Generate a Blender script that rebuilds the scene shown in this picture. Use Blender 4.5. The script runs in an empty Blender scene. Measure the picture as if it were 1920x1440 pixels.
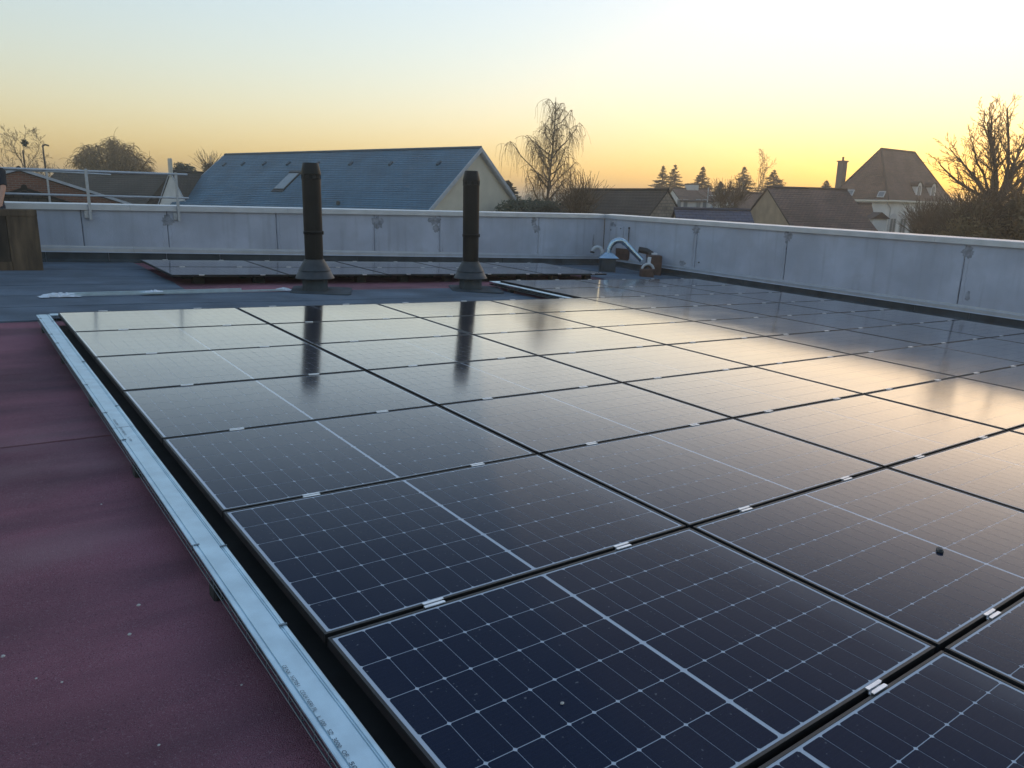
import bpy, bmesh, math, random
from mathutils import Matrix, Vector, Quaternion, noise
random.seed(7)
R = math.radians
scn = bpy.context.scene
col = scn.collection

# ------------------------------------------------------------------ camera
F_PX, W_PX, H_PX = 1411.7, 1920.0, 1440.0          # focal length in photo pixels
CAM = Vector((-0.8961, -9.0286, 1.4439))
def cam_rot(a, b, c):
    return (Matrix.Rotation(a, 3, 'Z') @ Matrix.Rotation(b, 3, 'X') @ Matrix.Rotation(c, 3, 'Y'))
RT = cam_rot(-0.6538, -0.238, -0.0236)             # columns: right, forward, up
RP = cam_rot(-0.6538, -0.238, -0.0686)             # the same camera seen from the sloping roof plane
cd = bpy.data.cameras.new('camera'); cam = bpy.data.objects.new('camera', cd); col.objects.link(cam)
cd.sensor_width = 36.0; cd.lens = 36.0 * F_PX / W_PX; cd.clip_start = 0.05; cd.clip_end = 6000
cam.matrix_world = Matrix.Translation(CAM) @ (RT @ Matrix.Rotation(R(90), 3, 'X')).to_4x4()
scn.camera = cam

# ------------------------------------------------------------------ sky, sun, exposure
AIR, DUST, OZ, GAM, SAT, STR, EXPO, SUN_E, SUN_ANG = 1.7, 0.65, 3.3, 0.57, 1.18, 0.15, 2.0, 0.06, 70
SUN_AZ, SUN_EL = R(71.0), R(6.0)                   # azimuth from +Y towards +X
world = bpy.data.worlds.new('World'); scn.world = world; world.use_nodes = True
wn = world.node_tree.nodes; wl = world.node_tree.links
for n in list(wn): wn.remove(n)
sky = wn.new('ShaderNodeTexSky'); sky.sky_type = 'NISHITA'; sky.sun_disc = False
sky.sun_elevation = SUN_EL; sky.sun_rotation = SUN_AZ
sky.altitude = 50; sky.air_density = AIR; sky.dust_density = DUST; sky.ozone_density = OZ
bg = wn.new('ShaderNodeBackground'); bg.inputs['Strength'].default_value = STR
wo = wn.new('ShaderNodeOutputWorld')
sg = wn.new('ShaderNodeGamma'); sg.inputs[1].default_value = GAM          # the hazy evening sky's softer range, the same in all directions
sh_ = wn.new('ShaderNodeHueSaturation'); sh_.inputs['Saturation'].default_value = SAT
wl.new(sky.outputs[0], sg.inputs[0]); wl.new(sg.outputs[0], sh_.inputs['Color']); tn = wn.new('ShaderNodeMixRGB'); tn.blend_type = 'MULTIPLY'; tn.inputs[0].default_value = 1.0; tn.inputs[2].default_value = (1.03, 0.96, 1.06, 1)   # the camera's white balance
wl.new(sh_.outputs[0], tn.inputs[1]); wl.new(tn.outputs[0], bg.inputs[0]); wl.new(bg.outputs[0], wo.inputs[0])
sd = bpy.data.lights.new('sun', 'SUN'); sd.energy = SUN_E; sd.angle = R(SUN_ANG); sd.color = (1.0, 0.70, 0.40)
sun = bpy.data.objects.new('sun', sd); col.objects.link(sun)
sdir = Vector((math.sin(SUN_AZ) * math.cos(SUN_EL), math.cos(SUN_AZ) * math.cos(SUN_EL), math.sin(SUN_EL)))
sun.rotation_euler = sdir.to_track_quat('Z', 'Y').to_euler(); sun.location = sdir * 300
scn.view_settings.view_transform = 'Standard'; scn.view_settings.look = 'None'
scn.view_settings.exposure = EXPO; scn.view_settings.gamma = 1.0
scn.view_settings.use_curve_mapping = False
scn.render.resolution_x = 1024; scn.render.resolution_y = 768
scn.render.engine = 'CYCLES'
scn.cycles.max_bounces = 6

# ------------------------------------------------------------------ pixel helpers and the roof's own frame
TR = RT @ RP.transposed()
MR = Matrix.Translation(CAM) @ TR.to_4x4() @ Matrix.Translation(-CAM)      # roof-plane coordinates -> world
MRI = MR.inverted()
ZR = -0.15                                          # roof surface below the panels' top, roof coordinates
GZ = -4.6                                           # street level
def ray(u, v): return RT @ Vector(((u - 960) / F_PX, 1, (720 - v) / F_PX))
def at(u, v, d): return CAM + ray(u, v) * d
def at_z(u, v, z):
    r = ray(u, v); return CAM + r * ((z - CAM.z) / r.z)
def roof_hit(u, v, z=ZR):
    d = RP @ Vector(((u - 960) / F_PX, 1, (720 - v) / F_PX))
    return CAM + d * ((z - CAM.z) / d.z)
def px(p):
    d = RT.transposed() @ (Vector(p) - CAM); return 960 + F_PX * d.x / d.y, 720 - F_PX * d.z / d.y
def height_for(base, v):                            # height above base whose picture row is v
    lo, hi = 0.0, 40.0
    for _ in range(50):
        m = (lo + hi) / 2
        if px(base + Vector((0, 0, m)))[1] > v: lo = m
        else: hi = m
    return lo

# ------------------------------------------------------------------ materials
def mat(name, base, rough=0.7, metal=0.0, var=0.25, scale=6.0, bump=0.0, bscale=60.0, spec=0.5, tint=None, detail=5.0, fac_pos=(0.35, 0.7), coord='Object', streak=None, ior=None):
    m = bpy.data.materials.new(name); m.use_nodes = True
    nt = m.node_tree; N = nt.nodes; L = nt.links; b = N['Principled BSDF']
    b.inputs['Roughness'].default_value = rough; b.inputs['Metallic'].default_value = metal
    b.inputs['Specular IOR Level'].default_value = spec
    if ior: b.inputs['IOR'].default_value = ior
    tc = N.new('ShaderNodeTexCoord')
    src = tc.outputs[coord]
    if streak:
        mp = N.new('ShaderNodeMapping'); mp.inputs['Scale'].default_value = streak; L.new(src, mp.inputs[0]); src = mp.outputs[0]
    if var > 0:
        nz = N.new('ShaderNodeTexNoise'); nz.inputs['Scale'].default_value = scale; nz.inputs['Detail'].default_value = detail
        L.new(src, nz.inputs['Vector'])
        cr = N.new('ShaderNodeValToRGB')
        cr.color_ramp.elements[0].position = fac_pos[0]; cr.color_ramp.elements[1].position = fac_pos[1]
        c0 = [c * (1 - var) for c in base]; c1 = tint if tint else [min(1, c * (1 + var)) for c in base]
        cr.color_ramp.elements[0].color = (*c0, 1); cr.color_ramp.elements[1].color = (*c1, 1)
        L.new(nz.outputs[0], cr.inputs[0]); L.new(cr.outputs[0], b.inputs['Base Color'])
    else:
        b.inputs['Base Color'].default_value = (*base, 1)
    if bump > 0:
        n2 = N.new('ShaderNodeTexNoise'); n2.inputs['Scale'].default_value = bscale; n2.inputs['Detail'].default_value = 4
        L.new(tc.outputs[coord], n2.inputs['Vector'])
        bp = N.new('ShaderNodeBump'); bp.inputs['Strength'].default_value = bump; bp.inputs['Distance'].default_value = 0.01
        L.new(n2.outputs[0], bp.inputs['Height']); L.new(bp.outputs[0], b.inputs['Normal'])
    return m

def mix_speckle(m, color, scale, lo, hi, streak=None, amount=1.0, detail=2):
    """lay fine specks of a second colour over a material's base colour"""
    nt = m.node_tree; N = nt.nodes; L = nt.links; b = N['Principled BSDF']
    lk = b.inputs['Base Color'].links[0]; src = lk.from_socket
    tc = N.new('ShaderNodeTexCoord'); nz = N.new('ShaderNodeTexNoise'); nz.inputs['Scale'].default_value = scale; nz.inputs['Detail'].default_value = detail
    src_v = tc.outputs['Object']
    if streak:
        mp = N.new('ShaderNodeMapping'); mp.inputs['Scale'].default_value = streak; L.new(src_v, mp.inputs[0]); src_v = mp.outputs[0]
    L.new(src_v, nz.inputs['Vector'])
    cr = N.new('ShaderNodeValToRGB'); cr.color_ramp.elements[0].position = lo; cr.color_ramp.elements[1].position = hi; cr.color_ramp.elements[1].color = (amount, amount, amount, 1)
    L.new(nz.outputs[0], cr.inputs[0])
    mx = N.new('ShaderNodeMixRGB'); mx.inputs[2].default_value = (*color, 1)
    L.new(cr.outputs[0], mx.inputs[0]); L.new(src, mx.inputs[1]); L.new(mx.outputs[0], b.inputs['Base Color'])

def brick_mat(name, c1, c2, mortar, bw, bh, ms, rough=0.8, var_scale=1.2, bump=0.4, tint=0.35, offset=0.5):
    m = bpy.data.materials.new(name); m.use_nodes = True
    nt = m.node_tree; N = nt.nodes; L = nt.links; b = N['Principled BSDF']; b.inputs['Roughness'].default_value = rough
    tc = N.new('ShaderNodeTexCoord'); br = N.new('ShaderNodeTexBrick'); br.offset = offset
    br.inputs['Scale'].default_value = 1.0; br.inputs['Brick Width'].default_value = bw; br.inputs['Row Height'].default_value = bh
    br.inputs['Mortar Size'].default_value = ms; br.inputs['Mortar Smooth'].default_value = 0.1
    br.inputs['Color1'].default_value = (*c1, 1); br.inputs['Color2'].default_value = (*c2, 1); br.inputs['Mortar'].default_value = (*mortar, 1)
    L.new(tc.outputs['UV'], br.inputs['Vector'])
    nz = N.new('ShaderNodeTexNoise'); nz.inputs['Scale'].default_value = var_scale; nz.inputs['Detail'].default_value = 6
    L.new(tc.outputs['UV'], nz.inputs['Vector'])
    mr = N.new('ShaderNodeMapRange'); mr.inputs[1].default_value = 0.3; mr.inputs[2].default_value = 0.7
    mr.inputs[3].default_value = 1 - tint; mr.inputs[4].default_value = 1 + tint
    L.new(nz.outputs[0], mr.inputs[0])
    mx = N.new('ShaderNodeMixRGB'); mx.blend_type = 'MULTIPLY'; mx.inputs[0].default_value = 1
    L.new(br.outputs[0], mx.inputs[1]); L.new(mr.outputs[0], mx.inputs[2]); L.new(mx.outputs[0], b.inputs['Base Color'])
    bp = N.new('ShaderNodeBump'); bp.inputs['Strength'].default_value = bump; bp.inputs['Distance'].default_value = 0.01; bp.invert = True
    L.new(br.outputs[1], bp.inputs['Height']); L.new(bp.outputs[0], b.inputs['Normal'])
    return m

def glass_mat(name, base, lines=False, grain=1.0):
    """solar laminate: dark cell or white sheet seen through satin glass"""
    m = bpy.data.materials.new(name); m.use_nodes = True
    nt = m.node_tree; N = nt.nodes; L = nt.links; b = N['Principled BSDF']
    b.inputs['IOR'].default_value = 1.5; b.inputs['Specular IOR Level'].default_value = 0.55
    g = N.new('ShaderNodeNewGeometry')
    nz = N.new('ShaderNodeTexNoise'); nz.inputs['Scale'].default_value = 1.3; nz.inputs['Detail'].default_value = 6
    L.new(g.outputs['Position'], nz.inputs['Vector'])
    rr = N.new('ShaderNodeMapRange'); rr.inputs[1].default_value = 0.3; rr.inputs[2].default_value = 0.7
    rr.inputs[3].default_value = 0.09; rr.inputs[4].default_value = 0.13
    L.new(nz.outputs[0], rr.inputs[0]); L.new(rr.outputs[0], b.inputs['Roughness'])
    n2 = N.new('ShaderNodeTexNoise'); n2.inputs['Scale'].default_value = 420; n2.inputs['Detail'].default_value = 2
    L.new(g.outputs['Position'], n2.inputs['Vector'])
    cr = N.new('ShaderNodeValToRGB'); cr.color_ramp.elements[0].position = 0.3; cr.color_ramp.elements[1].position = 0.8
    cr.color_ramp.elements[0].color = (*[c * (1 - .3 * grain) for c in base], 1); cr.color_ramp.elements[1].color = (*[min(1, c * (1 + .9 * grain) + 0.004 * grain) for c in base], 1)
    L.new(n2.outputs[0], cr.inputs[0]); out = cr.outputs[0]
    if lines:      # thin silver contact fingers and busbars, printed on the cell
        tc = N.new('ShaderNodeTexCoord'); sx = N.new('ShaderNodeSeparateXYZ'); L.new(tc.outputs['Object'], sx.inputs[0])
        def comb(sock, pitch, width):
            a = N.new('ShaderNodeMath'); a.operation = 'MULTIPLY'; a.inputs[1].default_value = 1 / pitch; L.new(sock, a.inputs[0])
            f = N.new('ShaderNodeMath'); f.operation = 'FRACT'; L.new(a.outputs[0], f.inputs[0])
            c = N.new('ShaderNodeMath'); c.operation = 'LESS_THAN'; c.inputs[1].default_value = width / pitch; L.new(f.outputs[0], c.inputs[0])
            return c.outputs[0]
        k = comb(sx.outputs['Y'], 0.0182, 0.0011)
        mx = N.new('ShaderNodeMixRGB'); mx.inputs[2].default_value = (0.018, 0.023, 0.036, 1)
        L.new(k, mx.inputs[0]); L.new(out, mx.inputs[1]); out = mx.outputs[0]
    # settled dust, a soft mottling that belongs to the surface
    nd = N.new('ShaderNodeTexNoise'); nd.inputs['Scale'].default_value = 2.2; nd.inputs['Detail'].default_value = 7
    L.new(g.outputs['Position'], nd.inputs['Vector'])
    dr = N.new('ShaderNodeMapRange'); dr.inputs[1].default_value = 0.45; dr.inputs[2].default_value = 0.75; dr.inputs[3].default_value = 0.0; dr.inputs[4].default_value = 0.018
    L.new(nd.outputs[0], dr.inputs[0])
    md = N.new('ShaderNodeMixRGB'); md.inputs[2].default_value = (0.3, 0.28, 0.26, 1); L.new(dr.outputs[0], md.inputs[0]); L.new(out, md.inputs[1])
    xa = TR.col[0]; dp = N.new('ShaderNodeVectorMath'); dp.operation = 'DOT_PRODUCT'; dp.inputs[1].default_value = tuple(xa); L.new(g.outputs['Position'], dp.inputs[0])
    def mth(op, a_, b_=None):
        q = N.new('ShaderNodeMath'); q.operation = op
        for i_, v_ in enumerate((a_, b_)):
            if v_ is None: continue
            if isinstance(v_, (int, float)): q.inputs[i_].default_value = v_
            else: L.new(v_, q.inputs[i_])
        return q.outputs[0]
    fx = mth('FRACT', mth('MULTIPLY', mth('ADD', dp.outputs['Value'], CAM.x - CAM.dot(xa)), 1 / 1.834))     # across each panel, 0 left to 1 right
    de = N.new('ShaderNodeMapRange'); de.interpolation_type = 'SMOOTHSTEP'; de.inputs[1].default_value = 0.86; de.inputs[2].default_value = 0.99; de.inputs[3].default_value = 0; de.inputs[4].default_value = 0.16; L.new(fx, de.inputs[0])
    band = mth('MULTIPLY', de.outputs[0], nd.outputs[0])
    ns = N.new('ShaderNodeTexNoise'); ns.inputs['Scale'].default_value = 75; ns.inputs['Detail'].default_value = 1; L.new(g.outputs['Position'], ns.inputs['Vector'])
    sp = N.new('ShaderNodeMapRange'); sp.inputs[1].default_value = 0.745; sp.inputs[2].default_value = 0.78; sp.inputs[3].default_value = 0; sp.inputs[4].default_value = 0.22; L.new(ns.outputs[0], sp.inputs[0])
    m2 = N.new('ShaderNodeMixRGB'); m2.inputs[2].default_value = (0.42, 0.42, 0.43, 1); L.new(mth('ADD', band, sp.outputs[0]), m2.inputs[0]); L.new(md.outputs[0], m2.inputs[1])
    L.new(m2.outputs[0], b.inputs['Base Color'])
    b.inputs['Specular IOR Level'].default_value = 0.0
    gl = N.new('ShaderNodeBsdfGlossy'); gl.distribution = 'GGX'; gl.inputs['Color'].default_value = (0.97, 0.97, 0.97, 1); L.new(rr.outputs[0], gl.inputs['Roughness'])
    lw = N.new('ShaderNodeLayerWeight'); lw.inputs['Blend'].default_value = 0.5
    fc = N.new('ShaderNodeFloatCurve'); cv = fc.mapping.curves[0]                 # reflectance of antireflective glass from face-on to grazing
    pts_ = [(0.0, 0.010), (0.37, 0.013), (0.5, 0.026), (0.58, 0.058), (0.68, 0.18), (0.765, 0.42), (0.82, 0.62), (0.88, 0.78), (1.0, 1.0)]
    cv.points[0].location = pts_[0]; cv.points[1].location = pts_[-1]
    for q in pts_[1:-1]: cv.points.new(*q)
    fc.mapping.update(); L.new(lw.outputs['Facing'], fc.inputs['Value'])
    mxs = N.new('ShaderNodeMixShader'); L.new(fc.outputs[0], mxs.inputs[0]); L.new(b.outputs[0], mxs.inputs[1]); L.new(gl.outputs[0], mxs.inputs[2])
    L.new(mxs.outputs[0], N['Material Output'].inputs['Surface'])
    return m

M = {}
M['cell'] = glass_mat('solar_cell', (0.006, 0.010, 0.026), lines=True)
M['sheet'] = glass_mat('white_back_sheet', (0.42, 0.45, 0.50), grain=.12)
M['frame'] = mat('black_anodised', (0.010, 0.010, 0.011), 0.5, 0.0, 0.2, 20)
M['alu'] = mat('mill_aluminium', (0.72, 0.73, 0.75), 0.38, 0.85, 0.1, 30)
M['bolt'] = mat('steel_bolt', (0.35, 0.35, 0.36), 0.4, 0.9, 0.1, 30)
M['zinc'] = mat('galvanised_cover', (0.52, 0.64, 0.70), 0.42, 0.75, 0.10, 9, 0.05, 400)
M['zinc_dark'] = mat('galvanised_seam', (0.20, 0.24, 0.27), 0.5, 0.7, 0.15, 20)
M['ink'] = mat('printing_ink', (0.03, 0.05, 0.08), 0.7, 0, 0)
M['rubber'] = mat('black_rubber', (0.018, 0.018, 0.018), 0.85, 0, 0.2, 12)
M['red'] = mat('red_mineral_felt', (0.235, 0.088, 0.115), 0.92, 0, 0.28, 1.1, 0.9, 260, spec=0.25, detail=9)
mix_speckle(M['red'], (0.36, 0.24, 0.27), 330, 0.56, 0.72)
mix_speckle(M['red'], (0.030, 0.014, 0.020), 210, 0.58, 0.75)
mix_speckle(M['red'], (0.075, 0.040, 0.052), 1.0, 0.42, 0.72, (0.5, 2.6, 1), 0.75, 6)      # dark streaks across the rolls, painted in for the waves' soft shade bands
mix_speckle(M['red'], (0.29, 0.19, 0.20), 1.0, 0.55, 0.80, (0.8, 1.5, 1), 0.5, 8)         # pale dust
mix_speckle(M['red'], (0.34, 0.22, 0.24), 95, 0.60, 0.78, None, 0.55, 4)
mix_speckle(M['red'], (0.05, 0.025, 0.03), 120, 0.62, 0.80, None, 0.6, 4)
M['grey'] = mat('blue_grey_mineral_felt', (0.112, 0.145, 0.185), 0.92, 0, 0.25, 1.4, 0.9, 260, spec=0.25, detail=9)
mix_speckle(M['grey'], (0.24, 0.28, 0.33), 330, 0.58, 0.74)
mix_speckle(M['grey'], (0.055, 0.072, 0.092), 1.0, 0.45, 0.75, (0.6, 2.0, 1), 0.7, 6)
M['felt_dark'] = mat('dark_felt_upstand', (0.058, 0.070, 0.080), 0.9, 0, 0.3, 3, 0.8, 220, spec=0.25)
M['concrete'] = mat('cast_concrete', (0.39, 0.42, 0.49), 0.88, 0, 0.14, 1.2, 0.35, 40, spec=0.3, detail=10)
mix_speckle(M['concrete'], (0.35, 0.37, 0.42), 3.0, 0.5, 0.85)
mix_speckle(M['concrete'], (0.24, 0.25, 0.28), 1.0, 0.54, 0.80, (7.0, 7.0, 0.5), 0.55, 5)   # rain streaks
M['filler'] = mat('dark_joint_mortar', (0.105, 0.115, 0.135), 0.95, 0, 0.4, 14, 0.8, 60)
M['patch'] = mat('smeared_mortar', (0.25, 0.265, 0.30), 0.95, 0, 0.35, 11, 0.8, 60)
M['coping'] = mat('coated_coping', (0.42, 0.45, 0.50), 0.34, 0.45, 0.08, 4)
M['pipe'] = mat('black_flue_enamel', (0.007, 0.007, 0.0072), 0.46, 0.0, 0.35, 3, 0.05, 30, spec=0.22)
M['lead'] = mat('dark_metal_collar', (0.040, 0.044, 0.048), 0.45, 0.4, 0.2, 12)
M['duct'] = mat('shiny_spiral_duct', (0.36, 0.47, 0.55), 0.24, 1.0, 0.12, 18)
M['rust'] = mat('brown_painted_steel', (0.075, 0.038, 0.027), 0.6, 0, 0.35, 9)
M['pvc'] = mat('pale_plastic_pipe', (0.42, 0.44, 0.46), 0.4, 0, 0.1, 9)
M['white'] = mat('white_film', (0.58, 0.62, 0.68), 0.45, 0, 0.1, 20)
M['galv_rail'] = mat('galvanised_rail', (0.42, 0.44, 0.47), 0.45, 0.6, 0.1, 20)
M['wood'] = mat('weathered_plywood', (0.105, 0.070, 0.042), 0.85, 0, 0.5, 2.5, 0.4, 30, streak=(3.5, 3.5, 0.7))
M['wood_dark'] = mat('weathered_plywood_dark', (0.045, 0.032, 0.022), 0.88, 0, 0.5, 2.5, 0.4, 30, streak=(3.5, 3.5, 0.7))
M['skin'] = mat('skin', (0.46, 0.24, 0.16), 0.55, 0, 0.08, 20)
M['shirt'] = mat('dark_cotton', (0.016, 0.017, 0.022), 0.9, 0, 0.2, 40)
M['trousers'] = mat('navy_work_cotton', (0.03, 0.035, 0.05), 0.9, 0, 0.2, 40)
M['hair'] = mat('brown_hair', (0.03, 0.02, 0.013), 0.6, 0, 0.3, 60)
M['stone_chip'] = mat('pale_gravel', (0.42, 0.40, 0.38), 0.8, 0, 0.3, 90)
M['slate'] = brick_mat('blue_slate', (0.058, 0.132, 0.195), (0.050, 0.115, 0.170), (0.026, 0.058, 0.088), 0.32, 0.22, 0.012, 0.62, 0.6, 0.4, 0.22)
M['old_tile'] = brick_mat('brown_flat_tiles', (0.165, 0.095, 0.068), (0.115, 0.070, 0.054), (0.05, 0.032, 0.026), 0.22, 0.16, 0.015, 0.85, 0.5, 0.5, 0.45)
M['dark_tile'] = brick_mat('dark_mossy_tiles', (0.062, 0.047, 0.036), (0.044, 0.037, 0.031), (0.015, 0.012, 0.01), 0.25, 0.2, 0.015, 0.9, 0.5, 0.5, 0.45)
M['grey_tile'] = brick_mat('violet_grey_slate', (0.080, 0.082, 0.115), (0.066, 0.068, 0.098), (0.03, 0.03, 0.045), 0.3, 0.2, 0.012, 0.7, 0.5, 0.4, 0.2)
M['brick'] = brick_mat('red_brick', (0.23, 0.085, 0.05), (0.16, 0.06, 0.04), (0.20, 0.15, 0.12), 0.22, 0.075, 0.012, 0.9, 0.4, 0.4, 0.3)
M['rubble'] = brick_mat('rubble_stone', (0.26, 0.215, 0.17), (0.17, 0.145, 0.125), (0.13, 0.115, 0.10), 0.30, 0.17, 0.022, 0.92, 1.5, 0.6, 0.4, 0.37)
M['render'] = mat('cream_render', (0.60, 0.54, 0.44), 0.9, 0, 0.08, 1.2, 0.2, 60)
M['ochre'] = mat('ochre_render', (0.40, 0.29, 0.19), 0.92, 0, 0.2, 1.1, 0.3, 50)
M['whitewash'] = mat('white_render', (0.62, 0.60, 0.58), 0.9, 0, 0.12, 1.0, 0.2, 60)
M['verge'] = mat('pale_verge_board', (0.40, 0.42, 0.46), 0.7, 0, 0.1, 5)
M['glass'] = mat('window_glass', (0.16, 0.19, 0.21), 0.06, 0, 0.1, 3)
M['shutter'] = mat('painted_wood', (0.45, 0.45, 0.46), 0.7, 0, 0.1, 8)
M['dark'] = mat('dark_painted_metal', (0.03, 0.032, 0.035), 0.6, 0, 0.2, 10)
M['bark'] = mat('bare_bark', (0.105, 0.070, 0.046), 0.9, 0, 0.35, 4)
M['birch_bark'] = mat('birch_bark', (0.16, 0.12, 0.085), 0.85, 0, 0.4, 3)
M['twig'] = mat('brown_twigs', (0.125, 0.080, 0.045), 0.85, 0, 0.3, 2)
M['willow'] = mat('willow_twigs', (0.27, 0.165, 0.07), 0.8, 0, 0.3, 1)
M['needles'] = mat('conifer_needles', (0.022, 0.028, 0.014), 0.85, 0, 0.4, 1.5)
M['ivy'] = mat('evergreen_leaves', (0.035, 0.045, 0.018), 0.7, 0, 0.4, 1.5)
M['hedge'] = mat('winter_hedge_leaves', (0.17, 0.115, 0.048), 0.8, 0, 0.45, 1.2)
M['ground'] = mat('winter_grass', (0.06, 0.065, 0.03), 0.95, 0, 0.4, 0.08, coord='Object')
M['far_wood'] = mat('bare_far_wood', (0.12, 0.085, 0.065), 0.95, 0, 0.3, 0.1)

# ------------------------------------------------------------------ mesh collector
class MB:
    def __init__(s): s.v = []; s.f = []; s.uv = []
    def quad(s, pts, uvs=None):
        b = len(s.v); s.v += [Vector(p) for p in pts]; s.f.append(list(range(b, b + len(pts)))); s.uv.append(uvs)
    def poly(s, verts, faces):
        b = len(s.v); s.v += [Vector(p) for p in verts]
        for f in faces: s.f.append([b + i for i in f]); s.uv.append(None)
    def box(s, lo, hi, mtx=None):
        (a, b, c), (d, e, f) = lo, hi
        vs = [Vector(p) for p in ((a,b,c),(d,b,c),(d,e,c),(a,e,c),(a,b,f),(d,b,f),(d,e,f),(a,e,f))]
        if mtx is not None: vs = [mtx @ v for v in vs]
        s.poly(vs, [(0,3,2,1),(4,5,6,7),(0,1,5,4),(1,2,6,5),(2,3,7,6),(3,0,4,7)])
    def bevel_box(s, lo, hi, r, mtx=None):
        x0, y0, z0 = lo; x1, y1, z1 = hi
        ring = [(x0+r,y0),(x1-r,y0),(x1,y0+r),(x1,y1-r),(x1-r,y1),(x0+r,y1),(x0,y1-r),(x0,y0+r)]
        cx, cy = (x0+x1)/2, (y0+y1)/2
        ins = [(p[0] + math.copysign(min(r, abs(cx-p[0])), cx-p[0]) * .5, p[1] + math.copysign(min(r, abs(cy-p[1])), cy-p[1]) * .5) for p in ring]
        vs = [Vector((*p, z0)) for p in ring] + [Vector((*p, z1 - r)) for p in ring] + [Vector((*p, z1)) for p in ins]
        if mtx is not None: vs = [mtx @ v for v in vs]
        fs = [tuple(reversed(range(8)))] + [tuple(range(16, 24))]
        for k in range(2):
            for i in range(8):
                j = (i + 1) % 8; fs.append((k*8+i, k*8+j, k*8+8+j, k*8+8+i))
        s.poly(vs, fs)
    def lathe(s, prof, n=24, cx=0, cy=0, cap=True):
        b = len(s.v)
        for r, z in prof:
            for i in range(n):
                a = 2 * math.pi * i / n; s.v.append(Vector((cx + r * math.cos(a), cy + r * math.sin(a), z)))
        for k in range(len(prof) - 1):
            for i in range(n):
                j = (i + 1) % n; s.f.append([b+k*n+i, b+k*n+j, b+(k+1)*n+j, b+(k+1)*n+i]); s.uv.append(None)
        if cap:
            s.f.append([b + i for i in reversed(range(n))]); s.uv.append(None)
            e = b + (len(prof) - 1) * n; s.f.append([e + i for i in range(n)]); s.uv.append(None)
    def tube(s, pts, rad, n=6, cap=True):
        pts = [Vector(p) for p in pts]
        if not isinstance(rad, (list, tuple)): rad = [rad] * len(pts)
        b = len(s.v); ref = None
        for i, p in enumerate(pts):
            t = (pts[min(i+1, len(pts)-1)] - pts[max(i-1, 0)])
            t = t.normalized() if t.length > 1e-9 else Vector((0,0,1))
            if ref is None:
                ref = t.orthogonal().normalized()
            else:
                ref = ref - t * ref.dot(t)
                ref = ref.normalized() if ref.length > 1e-6 else t.orthogonal().normalized()
            w = t.cross(ref)
            for k in range(n):
                a = 2 * math.pi * k / n; s.v.append(p + (ref * math.cos(a) + w * math.sin(a)) * rad[i])
        for i in range(len(pts) - 1):
            for k in range(n):
                j = (k + 1) % n; s.f.append([b+i*n+k, b+i*n+j, b+(i+1)*n+j, b+(i+1)*n+k]); s.uv.append(None)
        if cap:
            s.f.append([b + k for k in reversed(range(n))]); s.uv.append(None)
            e = b + (len(pts) - 1) * n; s.f.append([e + k for k in range(n)]); s.uv.append(None)
    def prism(s, ring, h):       # ring: list of 3-d points, h: extrusion vector
        n = len(ring); ring = [Vector(p) for p in ring]; h = Vector(h)
        fs = [tuple(reversed(range(n))), tuple(range(n, 2*n))] + [(i, (i+1) % n, n + (i+1) % n, n + i) for i in range(n)]
        s.poly(ring + [p + h for p in ring], fs)
    def mesh(s, name, m, smooth=False, fix=True):
        me = bpy.data.meshes.new(name); me.from_pydata([tuple(v) for v in s.v], [], s.f)
        if any(u is not None for u in s.uv):
            ul = me.uv_layers.new(name='UVMap'); k = 0
            for p, u in zip(me.polygons, s.uv):
                for i, li in enumerate(p.loop_indices):
                    ul.data[li].uv = u[i] if u else (0, 0)
        if fix:
            bm = bmesh.new(); bm.from_mesh(me); bmesh.ops.recalc_face_normals(bm, faces=bm.faces); bm.to_mesh(me); bm.free()
        me.materials.append(M[m])
        if smooth:
            for p in me.polygons: p.use_smooth = True
        return me
    def build(s, name, m, parent=None, smooth=False, fix=True, mtx=None):
        o = bpy.data.objects.new(name, s.mesh(name, m, smooth, fix)); col.objects.link(o)
        if parent is not None: o.parent = parent
        if mtx is not None:
            if parent is not None: o.matrix_local = mtx
            else: o.matrix_world = mtx
        return o
def auto_smooth(o, ang=40):
    me = o.data; bm = bmesh.new(); bm.from_mesh(me)
    for f in bm.faces: f.smooth = True
    for e in bm.edges:
        e.smooth = not (len(e.link_faces) == 2 and e.calc_face_angle(0) > R(ang))
    bm.to_mesh(me); bm.free(); return o
def put(name, me, parent=None, mtx=None):
    o = bpy.data.objects.new(name, me); col.objects.link(o)
    if parent is not None: o.parent = parent
    if mtx is not None: o.matrix_local = mtx
    return o
def tag(o, label=None, cat=None, group=None, kind=None):
    if label: o['label'] = label
    if cat: o['category'] = cat
    if group: o['group'] = group
    if kind: o['kind'] = kind
    return o
def empty(name, mtx, label=None, cat=None, group=None):
    o = bpy.data.objects.new(name, None); o.empty_display_size = 0.2; col.objects.link(o)
    o.matrix_world = mtx; return tag(o, label, cat, group)
def roof_m(x, y, z=ZR, rz=0): return MR @ Matrix.Translation((x, y, z)) @ Matrix.Rotation(rz, 4, 'Z')
def up_m(x, y, z=ZR, rz=0): return Matrix.Translation(MR @ Vector((x, y, z))) @ Matrix.Rotation(rz, 4, 'Z')

# ================================================================== the setting
m = MB(); m.box((-900, -900, -0.5), (900, 900, 0)); tag(m.build('ground', 'ground', mtx=Matrix.Translation((0, 0, GZ))), kind='structure')

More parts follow.
